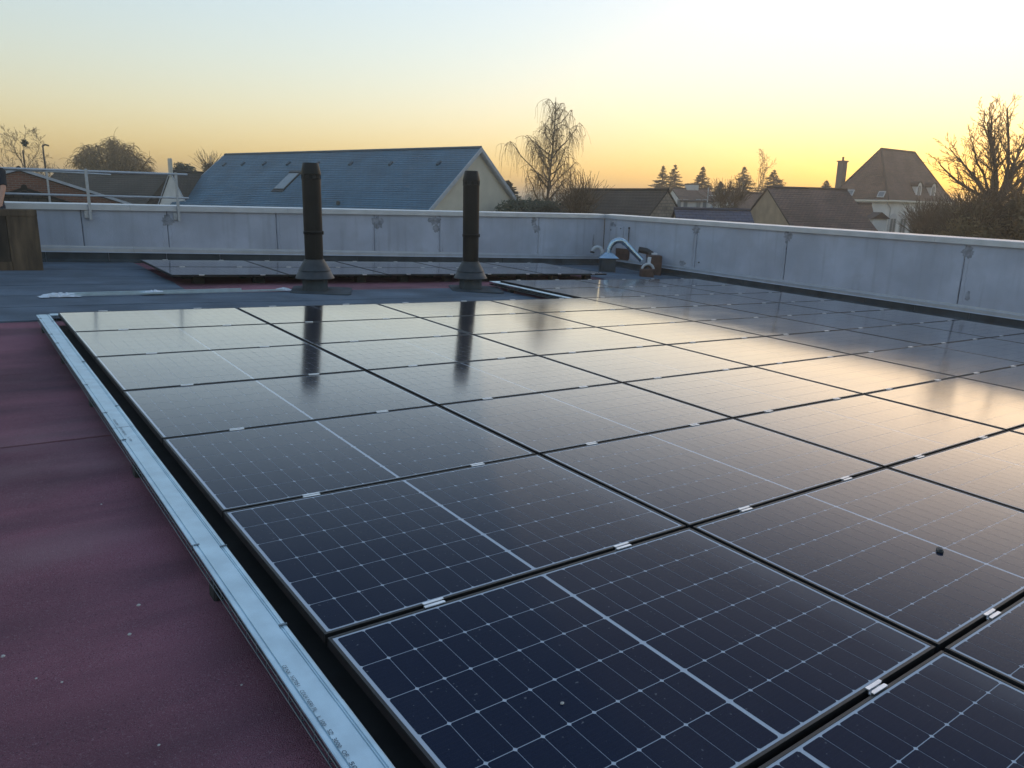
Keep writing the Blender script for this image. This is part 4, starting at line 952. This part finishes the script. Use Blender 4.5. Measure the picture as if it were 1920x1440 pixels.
# --- manor with the steep hipped roof
ZM = 7.3; P1 = at_z(1652, 279, ZM); P2 = at_z(1715, 286, ZM); fr, L = house_frame(P1, P2)
mn = empty('manor_house', fr, 'tall white manor with a steep brown hipped roof and dormers', 'house')
sd = 1 if (fr.inverted() @ CAM).y > 0 else -1; E_ = 3.1; W_ = 3.1; zr = ZM - GZ; ze = 2.4 - GZ
A, B = Vector((0, 0, zr)), Vector((L, 0, zr)); c0, c1, c2, c3 = (Vector(p) for p in ((-E_, sd * W_, ze), (L + E_, sd * W_, ze), (L + E_, -sd * W_, ze), (-E_, -sd * W_, ze)))
for q4 in ((A, B, c1, c0), (B, A, c3, c2)):
    m = MB(); course_slope(m, *q4, 0.22, .02); m.build('roof_slope', 'old_tile', mn, fix=False)
for a, p, q in ((A, c0, c3), (B, c2, c1)):
    m = MB(); course_slope(m, a, a, q, p, 0.22, .02); m.build('roof_hip', 'old_tile', mn, fix=False)
m = MB(); m.tube([A, B], .12, 8)
for a, c in ((A, c0), (A, c3), (B, c1), (B, c2)): m.tube([a, c], .10, 6)
m.build('ridge_tiles', 'old_tile', mn)
m = MB(); i_ = 0.3
cs = [(-E_ + i_, sd * (W_ - i_)), (L + E_ - i_, sd * (W_ - i_)), (L + E_ - i_, -sd * (W_ - i_)), (-E_ + i_, -sd * (W_ - i_))]
for k in range(4):
    a, b_ = cs[k], cs[(k + 1) % 4]; m.quad([(*a, 0), (*b_, 0), (*b_, ze + .05), (*a, ze + .05)])
m.build('wall', 'whitewash', mn)
m = MB()
for k in range(4):
    a, b_ = (c0, c1, c2, c3)[k], (c0, c1, c2, c3)[(k + 1) % 4]; m.tube([a - Vector((0, 0, .12)), b_ - Vector((0, 0, .12))], .11, 6)
m.build('cornice', 'render', mn)
inv = fr.inverted(); depth_f = (RT.transposed() @ (fr @ Vector((L / 2, sd * W_, ze)) - CAM)).y
def mz(v): return (at(1740, v, depth_f)).z - GZ
kk = (zr - ze) / W_
for u in (1722, 1788):                                # round-headed dormers on the right face
    q = inv @ at(u, 362, depth_f); x = q.x; y = sd * (W_ - 0.35)
    m = MB(); m.box((x - .52, min(y, y - sd * 1.2), ze + .15), (x + .52, max(y, y - sd * 1.2), ze + 1.35)); m.prism([(x + .52 * math.cos(R(a)), y, ze + 1.351 + .42 * math.sin(R(a))) for a in range(0, 181, 20)], (0, -sd * 1.3, 0))
    dm = m.build('dormer', 'whitewash', mn)
    m = MB(); m.prism([(x + .62 * math.cos(R(a)), y + sd * .1, ze + 1.37 + .52 * math.sin(R(a))) for a in range(0, 181, 20)] + [(x + .50 * math.cos(R(a)), y + sd * .1, ze + 1.37 + .42 * math.sin(R(a))) for a in range(180, -1, -20)], (0, -sd * 1.5, 0)); m.build('dormer_hood', 'old_tile', dm)
    m = MB(); m.prism([(x - .26, y + sd * .012, ze + .3), (x + .26, y + sd * .012, ze + .3)] + [(x + .26 * math.cos(R(a)), y + sd * .012, ze + 1.25 + .24 * math.sin(R(a))) for a in range(0, 181, 30)], (0, sd * .02, 0)); pn = m.build('pane', 'glass', dm)
    m = MB(); m.box((x - .02, y + sd * .03 - .01, ze + .3), (x + .02, y + sd * .03 + .02, ze + 1.4)); m.build('glazing_bar', 'shutter', pn)
# small roof windows on the left hip
for u, v, wv in ((1592, 362, .42), (1653, 365, .26)):
    o = inv @ CAM; d = inv.to_3x3() @ ray(u, v); kh = (zr - ze) / E_
    t = (zr - o.z + kh * o.x) / (d.z - kh * d.x); p = o + d * t     # hip face: z = zr + kh*x for x<0
    a = math.atan2(zr - ze, E_)
    mtx = Matrix.Translation(p) @ Matrix.Rotation(R(-90), 4, 'Z') @ Matrix(((1, 0, 0), (0, -math.cos(a) * -1, -math.sin(a)), (0, 0, 0))).to_4x4() if False else Matrix.Translation(p) @ Matrix(((0, -math.cos(a), -math.sin(a)), (1, 0, 0), (0, -math.sin(a), math.cos(a)))).to_4x4()
    m = MB(); m.box((-wv - .08, -.33, -.02), (wv + .08, .33, .10)); rw = m.build('roof_window', 'shutter', mn, mtx=mtx); m = MB(); m.box((-wv, -.24, .101), (wv, .24, .11)); m.build('pane', 'glass', rw)
# chimney stack at the left
q = inv @ at(1577, 330, depth_f + 1.5); zt = (at(1577, 304, depth_f + 1.5)).z - GZ; m = MB()
m.bevel_box((q.x - .38, q.y - .32, ze - 1.5), (q.x + .38, q.y + .32, zt), .03); ck = m.build('chimney', 'rubble', mn)
m = MB(); m.bevel_box((q.x - .46, q.y - .40, zt + .002), (q.x + .46, q.y + .40, zt + .12), .02); m.build('chimney_cap', 'rubble', ck)
m = MB(); m.tube([(q.x, q.y, zt + .1), (q.x, q.y, zt + .5)], .10, 8); m.build('chimney_pot', 'old_tile', ck)
# downpipe and tall windows
y = sd * (W_ - i_ + .06); xx = -E_ + i_ + .5
m = MB(); m.tube([(xx - .5, y, ze - .1), (xx - .35, y, ze - .35), (xx + .25, y, ze - .7), (xx + .3, y, ze - 1.0), (xx + .1, y, 0)], .06, 6); m.build('downpipe', 'shutter', mn)
for k in range(4):
    x = xx + 1.1 + k * 1.9; m = MB(); yy = sd * (W_ - i_)
    m.prism([(x - .62, yy, ze - 4.6), (x + .62, yy, ze - 4.6)] + [(x + .62 * math.cos(R(a)), yy, ze - 1.75 + .5 * math.sin(R(a))) for a in range(0, 181, 20)], (0, sd * .05, 0)); w_ = m.build('window', 'shutter', mn)
    for h_ in (-1, 1):
        m = MB(); m.box((x + h_ * .27 - .22, yy + sd * .052 - .002, ze - 4.4), (x + h_ * .27 + .22, yy + sd * .056 + .002, ze - 1.75)); m.build('pane', 'glass', w_)
sy = lambda yv: yv
for k in range(2):                                    # windows of the left face
    yv = sd * (0.9 - 1.9 * k); m = MB(); m.box((-E_ + i_ - .05, yv - .4, ze - 3.4), (-E_ + i_ + .02, yv + .4, ze - 1.8)); w_ = m.build('window', 'shutter', mn); m = MB(); m.box((-E_ + i_ - .06, yv - .32, ze - 3.3), (-E_ + i_ - .052, yv + .32, ze - 1.9)); m.build('pane', 'glass', w_)

# ================================================================== trees
def grow(tm, wm, p, d, length, r, depth, rng, cfg):
    """one limb and its children; thick wood goes to tm, fine twigs to wm"""
    n = cfg.get('seg', 5); pts = [p.copy()]; rad = [r]; q = p.copy(); dd = d.normalized(); end_r = r * cfg.get('taper', .55)
    for i in range(n):
        w = cfg.get('wig', .16)
        dd = (dd + Vector((rng.gauss(0, w), rng.gauss(0, w), rng.gauss(0, w * .7))) + Vector((0, 0, cfg['grav'][min(depth, len(cfg['grav']) - 1)])) / n).normalized()
        q = q + dd * (length / n); pts.append(q.copy()); rad.append(r + (end_r - r) * (i + 1) / n)
    thick = r > cfg['twig_r']
    (tm if thick else wm).tube(pts, [max(x, cfg['min_r']) for x in rad], 6 if r > .08 else (4 if thick else 3), cap=False)
    if depth >= cfg['depth']: return
    k = cfg['kids'][min(depth, len(cfg['kids']) - 1)]
    for c in range(k):
        t = cfg['from'][min(depth, len(cfg['from']) - 1)] + (1 - cfg['from'][min(depth, len(cfg['from']) - 1)]) * (c + rng.random()) / k
        i = min(int(t * n), n - 1); base = pts[i].lerp(pts[i + 1], t * n - i); bd = (pts[i + 1] - pts[i]).normalized()
        a = cfg['ang'][min(depth, len(cfg['ang']) - 1)] * rng.uniform(.7, 1.25); o = bd.orthogonal().normalized(); o.rotate(Quaternion(bd, rng.uniform(0, 2 * math.pi)))
        nd = bd * math.cos(a) + o * math.sin(a)
        if cfg.get('flat'): nd.z *= cfg['flat']
        ln = length * cfg['len'][min(depth, len(cfg['len']) - 1)] * rng.uniform(.7, 1.15) * (1 - cfg.get('shrink', .35) * t)
        grow(tm, wm, base, nd, ln, max(rad[i] * cfg['rr'] * rng.uniform(.75, 1.05), cfg['min_r']), depth + 1, rng, cfg)
def tree(name, label, u, v, d, h, cfg, seed, bark='bark', twig='twig', group=None, trunk_r=.16, lean=(0, 0), trunk_len=None, extra=None):
    """base under picture column u at distance d on the street; h = height in metres"""
    b = at(u, v, d); b.z = GZ; e = empty(name, Matrix.Translation(b), label, 'tree', group)
    tm, wm = MB(), MB(); rng = random.Random(seed)
    grow(tm, wm, Vector((0, 0, -.1)), Vector((lean[0], lean[1], 1)), trunk_len or h * .8, trunk_r, 0, rng, cfg)
    if extra: extra(tm, wm, rng)
    tm.build('trunk', bark, e, fix=False); wm.build('crown', twig, e, fix=False)
    return e
BARE = dict(depth=4, kids=[9, 6, 6, 5], len=[.55, .5, .5, .5], ang=[.65, .65, .7, .7], grav=[.0, .12, .12, .1, .0], rr=.5, taper=.35, min_r=.008, twig_r=.035, **{'from': [.3, .3, .2, .2]})
# weeping birch: upright leader, arching limbs and hanging twig curtains
def birch():
    b = at(1030, 380, 41); b.z = GZ; H = height_for(b, 182)
    e = empty('birch_tree', Matrix.Translation(b), 'tall weeping birch with bare hanging twigs', 'tree'); tm, wm = MB(), MB(); rng = random.Random(11)
    n = 14; pts = []; rad = []; ax = RT @ Vector((1, 0, 0)); ax.z = 0; ax.normalize()
    for i in range(n + 1):
        t = i / n; off = -0.05 + .35 * max(0, t - .55) + .06 * math.sin(t * 9); pts.append(ax * off + Vector((0, .04 * math.sin(5 * t), H * t - .1 * (i == 0)))); rad.append(.13 * (1 - t) ** .9 + .010)
    tm.tube(pts, rad, 8, cap=False)
    def stem(t):
        i = min(int(t * n), n - 1); return pts[i].lerp(pts[i + 1], t * n - i)
    limbs = []
    # reach profile (fraction of height above street -> half width in m), wider low down, a waist, then a small top
    for k in range(34):
        t = .46 + .49 * (k + rng.random() * .8) / 34; a = rng.uniform(0, 2 * math.pi)
        if t < .60: reach = rng.uniform(1.5, 2.5)
        elif t < .76: reach = rng.uniform(1.0, 1.9)
        else: reach = rng.uniform(.5, 1.25) * (1.12 - (t - .76) * 2.2)
        reach = max(reach, .2); c = Vector((math.cos(a), math.sin(a), 0)); p0 = stem(t); rise = reach * rng.uniform(.7, 1.15)
        q = [p0]; m_ = 9; w1, w2 = rng.uniform(-.12, .12), rng.uniform(-.12, .12)
        for i in range(1, m_ + 1):                    # climbs steadily, then tips over at the end
            sx = i / m_; q.append(p0 + c * reach * (sx ** .9) + Vector((w1 * math.sin(sx * 5) + rng.gauss(0, .03), w2 * math.sin(sx * 4) + rng.gauss(0, .03), rise * (sx if sx < .72 else .72 + .2 * math.sin((sx - .72) / .28 * 2.6)))))
        r0 = .032 * (1.15 - t) / .6 + .010; tm.tube(q, [r0 * (1 - .85 * i / m_) + .005 for i in range(m_ + 1)], 5, cap=False); limbs.append((q, reach))
    for q, reach in limbs:
        for k in range(int(5 + reach * 5)):
            s = rng.uniform(.25, 1.0) * (len(q) - 1); i = min(int(s), len(q) - 2); p = q[i].lerp(q[i + 1], s - i)
            d = Vector((rng.gauss(0, .5), rng.gauss(0, .5), rng.uniform(-.1, .5))); sub = [p]; ln = rng.uniform(.25, .7)
            for j in range(4): d = (d + Vector((0, 0, -.28))).normalized(); sub.append(sub[-1] + d * ln / 4)
            wm.tube(sub, [.011, .010, .009, .008, .007], 3, cap=False)
            for z in range(3):                       # hanging twig
                st = sub[rng.randint(1, 4)]; L_ = rng.uniform(.35, 1.35); hh = [st]; dx, dy = rng.gauss(0, .10), rng.gauss(0, .10)
                for j in range(1, 5): hh.append(st + Vector((dx * math.sqrt(j), dy * math.sqrt(j), -L_ * j / 4)) + Vector((rng.gauss(0, .02), rng.gauss(0, .02), 0)))
                wm.tube(hh, [.007, .0065, .006, .0055, .005], 3, cap=False)
    tm.build('trunk', 'birch_bark', e, fix=False); wm.build('crown', 'willow', e, fix=False)
birch()
# round willow at the left
def willow():
    b = at(213, 330, 62); b.z = GZ; H = height_for(b, 253); e = empty('willow_tree', Matrix.Translation(b), 'round bare willow with dense orange-brown twigs at the left', 'tree'); tm, wm = MB(), MB(); rng = random.Random(4)
    tm.tube([(0, 0, -.1), (.1, 0, 1.5), (.05, .1, 3.0)], [.45, .4, .38], 8, cap=False)
    ax = RT @ Vector((1, 0, 0)); ax.z = 0; ax.normalize(); ay = Vector((-ax.y, ax.x, 0))
    zc = height_for(b, 312); rz_ = H - zc
    for k in range(120):
        a = rng.uniform(0, 2 * math.pi); sn = rng.uniform(-.25, 1); cs_ = math.sqrt(1 - sn * sn); f = rng.uniform(.78, .97)
        tip = ax * math.cos(a) * cs_ * 3.5 * f + ay * math.sin(a) * cs_ * 3.0 * f + Vector((0, 0, zc + sn * rz_ * f))
        st = Vector((.05, .1, 2.6 + rng.random())); mid_ = st.lerp(tip, .5) + Vector((0, 0, .5))
        q = [st, st.lerp(mid_, .5) + Vector((0, 0, .2)), mid_, mid_.lerp(tip, .6) + Vector((0, 0, .25)), tip]
        tm.tube(q, [.10, .07, .04, .022, .012], 4, cap=False)
        for z in range(64):
            s = rng.uniform(1.3, 4); i = min(int(s), 3); p = q[i].lerp(q[i + 1], s - i); d = Vector((rng.gauss(0, .7), rng.gauss(0, .7), rng.uniform(-.1, .8))); hh = [p]; ln = rng.uniform(.4, 1.0)
            for j in range(5): d = (d + Vector((0, 0, -.32))).normalized(); hh.append(hh[-1] + d * ln / 5)
            wm.tube(hh, [.016, .015, .014, .013, .012, .01], 3, cap=False)
    tm.build('trunk', 'bark', e, fix=False); wm.build('crown', 'willow', e, fix=False)
willow()
tree('bare_tree', 'tall bare tree with a mistletoe clump at the far left', 38, 330, 55, 9.5, BARE, 21, trunk_len=9.2, trunk_r=.15)
tree('bare_tree', 'bare tree cut by the left edge of the picture', -28, 330, 50, 9.5, BARE, 33, trunk_len=9.0, trunk_r=.16)
b = at(46, 268, 55); m = MB(); rng = random.Random(2)
for k in range(160):
    a = Vector((rng.gauss(0, 1), rng.gauss(0, 1), rng.gauss(0, 1))).normalized(); m.tube([(0, 0, 0), a * rng.uniform(.15, .33)], .02, 3, cap=False)
tag(m.build('mistletoe_clump', 'ivy', mtx=Matrix.Translation(b), fix=False), 'dark round mistletoe clump in the far left bare tree', 'mistletoe')
SHRUB = dict(depth=3, kids=[5, 5, 4], len=[.6, .5, .5], ang=[.35, .45, .5], grav=[.25, .2, .15, .1], rr=.5, taper=.4, min_r=.009, twig_r=.03, **{'from': [.15, .2, .2]})
def multi(name, label, u, v, d, h, n, spread, cfg, seed, bark='bark', twig='twig', cat='tree', r0=.07):
    b = at(u, v, d); b.z = GZ; e = empty(name, Matrix.Translation(b), label, cat); tm, wm = MB(), MB(); rng = random.Random(seed)
    for k in range(n):
        a = 2 * math.pi * k / n + rng.random(); s = rng.uniform(.1, spread)
        grow(tm, wm, Vector((.2 * math.cos(a), .2 * math.sin(a), -.1)), Vector((math.cos(a) * s, math.sin(a) * s, 1)), h * rng.uniform(.7, 1.0), r0, 0, rng, cfg)
    tm.build('trunk', bark, e, fix=False); wm.build('crown', twig, e, fix=False); return e
multi('bare_shrub', 'many-stemmed bare shrub beside the far left bare tree', 84, 330, 52, 7.3, 11, .26, SHRUB, 5, cat='shrub')
# street lamp
a = at(80, 273, 47); m = MB(); m.tube([(a.x, a.y, GZ), a], [.07, .045], 8); lp = m.build('street_lamp', 'dark'); tag(lp, 'thin street lamp with a curved head at the far left', 'street lamp')
m = MB(); m.tube([a, a + g * .18 + Vector((0, 0, .06)), a + g * .38], .05, 6); m.build('lamp_head', 'dark', lp)
# conifers
def conifer(label, u, v_top, d, half_px, seed, tops=1, name='conifer', open_=1.0, mat_='needles'):
    b = at(u, 370, d); b.z = GZ; H = height_for(b, v_top); hw = half_px * d / F_PX * 1.35; e = empty(name, Matrix.Translation(b), label, 'tree', 'conifers behind the roofs'); tm, wm = MB(), MB(); rng = random.Random(seed)
    ax = RT @ Vector((1, 0, 0)); ax.z = 0; ax.normalize()
    for tp in range(tops):
        off = ax * (0 if tops == 1 else (tp - .5) * hw * .62); Ht = H * (1 if tp == tops - 1 else .985)
        tm.tube([off + Vector((0, 0, -.1)), off + Vector((.03, 0, Ht * .6)), off + Vector((0, 0, Ht))], [.22, .12, .02], 6, cap=False)
        z0 = height_for(b, 368); lv = 20
        for i in range(lv):
            z = z0 + (Ht * .985 - z0) * i / (lv - 1); t = (z - z0) / (Ht - z0); reach = hw * ((1 - t) ** .95) * (1 if tops == 1 else .8) + .12
            for k in range(9):
                a = rng.uniform(0, 2 * math.pi); z = min(Ht * .985, max(z0, z0 + (Ht * .985 - z0) * (i + rng.uniform(-.9, .9)) / (lv - 1))); rl = (hw * ((1 - (z - z0) / (Ht - z0)) ** 1.1) * (1.15 if tops == 1 else .85) + .04) * rng.uniform(.5, 1.2); c = Vector((math.cos(a), math.sin(a), 0)); q = [off + Vector((0, 0, z))]
                for j in range(1, 5): q.append(off + c * rl * j / 4 + Vector((0, 0, z - rl * .30 * (j / 4) + rl * .22 * (j / 4) ** 3 + rng.gauss(0, .03))))
                tm.tube(q, [.03, .025, .02, .015, .01], 3, cap=False)
                for s in range(int(9 * open_ + rl * 24 * open_)):
                    f = rng.uniform(.2, 1.05); j = min(int(f * 4), 3); p = q[j].lerp(q[j + 1], f * 4 - j); sd_ = c.cross(Vector((0, 0, 1))) * rng.choice((-1, 1)); dr_ = (c * rng.uniform(.3, 1) + sd_ * rng.uniform(.2, 1) + Vector((0, 0, rng.uniform(-.35, .25)))).normalized()
                    ln = rng.uniform(.16, .38) * min(1, .3 + rl * .7); wd = dr_.orthogonal().normalized() * rng.uniform(.02, .04)
                    wm.quad([p - wd, p + wd, p + dr_ * ln + wd * .3, p + dr_ * ln - wd * .3])
    tm.build('trunk', 'bark', e, fix=False); wm.build('crown', mat_, e, fix=False)
conifer('twin-topped dark spruce behind the rubble gable roof', 1251, 307, 88, 27, 3, tops=2)
conifer('dense pointed dark conifer behind the white chimney', 1314, 311, 84, 19, 8, open_=1.5)
conifer('short conifer between the pointed one and the pine', 1349, 339, 86, 13, 9)
conifer('loose dark pine in front of a bare tree crown', 1391, 311, 86, 25, 10, open_=.75, mat_='ivy')
conifer('broad conifer just left of the ochre house ridge', 1447, 317, 84, 26, 12, open_=.85)
conifer('small conifer tip left of the manor chimney', 1546, 337, 92, 13, 14)
conifer('dark conifer clump at the right foot of the slate roof', 952, 337, 48, 13, 15, open_=1.3)
conifer('tiny conifer tip beside the pointed conifer', 1287, 343, 90, 8, 17)
BARE2 = dict(BARE); BARE2['depth'] = 4; BARE2['grav'] = [.05, .2, .2, .15, .1]
tree('bare_tree', 'fan-shaped bare tree standing behind the loose pine', 1402, 370, 88, 0, BARE2, 41, trunk_len=9.5, trunk_r=.14)
# dark shrub above the white cottage
def leaf_mass(name, label, cat, c, r, n, seed, mat_, stems=6, size=(.10, .22), kind=None, twigs=0, twig_mat='twig', to_ground=True):
    """leafy shrub: leaf-sized faces through an uneven volume made of several lobes, on a few stems"""
    rng = random.Random(seed); base = Vector((c.x, c.y, GZ)); e = empty(name, Matrix.Translation(base), label, cat); cz = c.z - GZ; m = MB()
    lobes = [(Vector((rng.uniform(-.6, .6) * r.x, rng.uniform(-.6, .6) * r.y, cz + rng.uniform(-.5, .5) * r.z)), rng.uniform(.3, .6)) for _ in range(14)]
    for k in range(n):
        o, s = rng.choice(lobes); a = Vector((rng.gauss(0, 1), rng.gauss(0, 1), rng.gauss(0, 1))).normalized() * (rng.random() ** .45) * s
        p = o + Vector((a.x * r.x, a.y * r.y, a.z * r.z)); d = Vector((rng.gauss(0, 1), rng.gauss(0, 1), rng.gauss(0, 1))).normalized(); w = d.orthogonal().normalized(); ln = rng.uniform(*size)
        m.quad([p, p + d * ln * .5 + w * ln * .28, p + d * ln, p + d * ln * .5 - w * ln * .28])
    m.build('crown', mat_, e, fix=False); t = MB()
    for k in range(stems):
        o, s = rng.choice(lobes); t.tube([(o.x * .25, o.y * .25, -.1), (o.x * .6, o.y * .6, o.z * .6), (o.x, o.y, o.z)], [.07, .05, .03], 5, cap=False)
    t.build('trunk', 'bark', e, fix=False)
    if twigs:
        t = MB()
        for k in range(twigs):
            o, s = rng.choice(lobes); a = Vector((rng.gauss(0, 1), rng.gauss(0, 1), abs(rng.gauss(.3, 1)))).normalized(); st = o + Vector((a.x * r.x, a.y * r.y, a.z * r.z)) * s * .5; d = (a + Vector((0, 0, .5))).normalized(); q = [st]
            for j in range(4): d = (d + Vector((rng.gauss(0, .2), rng.gauss(0, .2), .05))).normalized(); q.append(q[-1] + d * rng.uniform(.2, .45))
            t.tube(q, [.018, .015, .012, .01, .008], 3, cap=False)
        t.build('twigs', twig_mat, e, fix=False)
    return e
leaf_mass('evergreen_shrub', 'dark rounded evergreen above the white cottage roof', 'shrub', at(343, 318, 58), Vector((1.0, 1.0, .55)), 1800, 3, 'ivy')
leaf_mass('evergreen_shrub', 'reddish shrub top at the left verge of the slate house', 'shrub', at(393, 318, 60), Vector((.55, .6, .55)), 900, 4, 'hedge', twigs=60)
leaf_mass('dark_hedge', 'dark evergreen hedge at the foot of the birch', 'hedge', at(1005, 398, 38), Vector((2.2, 1.4, .8)), 5500, 6, 'ivy', size=(.10, .24))
leaf_mass('bare_thicket', 'reddish bare thicket in front of the dark roof beside the birch', 'shrub', at(1085, 398, 37), Vector((1.0, .8, .9)), 700, 16, 'hedge', size=(.06, .12), twigs=260)
leaf_mass('winter_hedge', 'brown hedge in front of the manor windows', 'hedge', at(1745, 428, 44), Vector((2.3, 1.2, 1.1)), 1500, 7, 'hedge', size=(.06, .13), twigs=900)
leaf_mass('winter_hedge', 'tall brown hedge under the pollarded tree at the right', 'hedge', at(1842, 422, 33), Vector((2.0, 1.3, 1.25)), 8500, 8, 'hedge', size=(.10, .22), twigs=700)
leaf_mass('winter_hedge', 'dense brown hedge cut by the right edge of the picture', 'hedge', at(1925, 415, 32), Vector((1.8, 1.4, 1.5)), 8500, 9, 'hedge', size=(.10, .22), twigs=500)
leaf_mass('bare_thicket', 'low leafless bushes in front of the white gable house', 'shrub', at(1365, 388, 47), Vector((1.3, .8, .8)), 250, 26, 'hedge', size=(.06, .12), twigs=260)
# pollarded tree at the right
def pollard():
    b = at(1868, 372, 36); b.z = GZ; e = empty('pollard_tree', Matrix.Translation(b), 'pollarded bare tree with fanned branches against the sun at the right', 'tree'); tm, wm = MB(), MB(); rng = random.Random(19)
    zk = at(1868, 385, 36).z - GZ; tm.tube([(0, 0, -.1), (.05, 0, zk * .6), (0, 0, zk), (0, 0, zk + .45)], [.30, .26, .28, .25], 9, cap=False)
    ax = RT @ Vector((1, 0, 0)); ax.z = 0; ax.normalize(); ay = Vector((-ax.y, ax.x, 0))
    cfg = dict(depth=3, kids=[11, 6, 4], len=[.42, .45, .45], ang=[.5, .55, .6], grav=[.22, .18, .12, .1], rr=.5, taper=.3, min_r=.0075, twig_r=.028, wig=.12, **{'from': [.2, .2, .2]})
    for k in range(17):
        s = -1.15 + 2.3 * k / 16 + rng.uniform(-.06, .06); dirv = ax * math.sin(s) + ay * rng.uniform(-.5, .5) + Vector((0, 0, math.cos(s) + .10))
        ln = (4.1 if abs(s) < .45 else 3.2) * rng.uniform(.75, 1.05)
        grow(tm, wm, Vector((0, 0, zk + .25)) + ax * s * .22, dirv, ln, rng.uniform(.07, .12), 0, rng, cfg)
    tm.build('trunk', 'bark', e, fix=False); wm.build('crown', 'twig', e, fix=False)
pollard()

# ------------------------------------------------------------------ far wood and pylon
rng = random.Random(77); m = MB()
for k in range(2600):
    a = R(rng.uniform(-85, 55)); dist = rng.uniform(330, 620); dv = fwd * math.cos(a) + g * math.sin(a); b = CAM + dv * dist; b.z = GZ
    h = rng.uniform(6, 11.5) * (1 + .25 * noise.noise(b * .012)); w = rng.uniform(1.2, 3.5); sx = Vector((-dv.y, dv.x, 0)); ring = []
    n = 7
    for i in range(n):
        f = i / (n - 1) * 2 - 1; ring.append((f * w, h * (.45 + .55 * math.sqrt(max(0, 1 - f * f))) * rng.uniform(.85, 1.05)))
    vs = [b - sx * w, b + sx * w] + [b + sx * x + dv * rng.uniform(-2, 2) + Vector((0, 0, z)) for x, z in reversed(ring)]
    m.quad(vs)
tag(m.build('far_wood', 'far_wood', fix=False), 'bare far-off wood along the horizon', 'wood', kind='stuff')
b = at(396, 315, 420); b.z = GZ; H = height_for(b, 291); m = MB()
for sx in (-1, 1):
    for sy in (-1, 1): m.tube([(sx * 1.6, sy * 1.6, 0), (0, 0, H)], .10, 3)
for z in range(6): t = z / 6; w = 1.6 * (1 - t); m.tube([(-w, -w, H * t), (w, w, H * (t + .15))], .07, 3); m.tube([(w, -w, H * t), (-w, w, H * (t + .15))], .07, 3)
py = m.build('electricity_pylon', 'dark', mtx=Matrix.Translation(b)); tag(py, 'tiny lattice pylon on the horizon left of the slate roof', 'pylon')
for z in (.72, .84, .93):
    m = MB(); m.tube([g * -2.6 * (1.3 - z) * 2 + Vector((0, 0, H * z)), g * 2.6 * (1.3 - z) * 2 + Vector((0, 0, H * z))], .10, 3); m.build('cross_arm', 'dark', py)

# ------------------------------------------------------------------ evening haze
HAZE = 0.0026
hm = bpy.data.materials.new('evening_haze'); hm.use_nodes = True; hn = hm.node_tree.nodes
for n in list(hn):
    if n.type != 'OUTPUT_MATERIAL': hn.remove(n)
pv = hn.new('ShaderNodeVolumePrincipled'); pv.inputs['Color'].default_value = (0.97, 0.91, 0.82, 1); pv.inputs['Density'].default_value = HAZE; pv.inputs['Anisotropy'].default_value = 0.75
hm.node_tree.links.new(pv.outputs[0], hn['Material Output'].inputs['Volume'])
M['haze'] = hm
m = MB(); m.box((-910, -910, GZ - 1.5), (910, 910, 13.0)); tag(m.build('haze', 'haze'), 'thin evening haze over the rooftops', 'haze', kind='stuff')
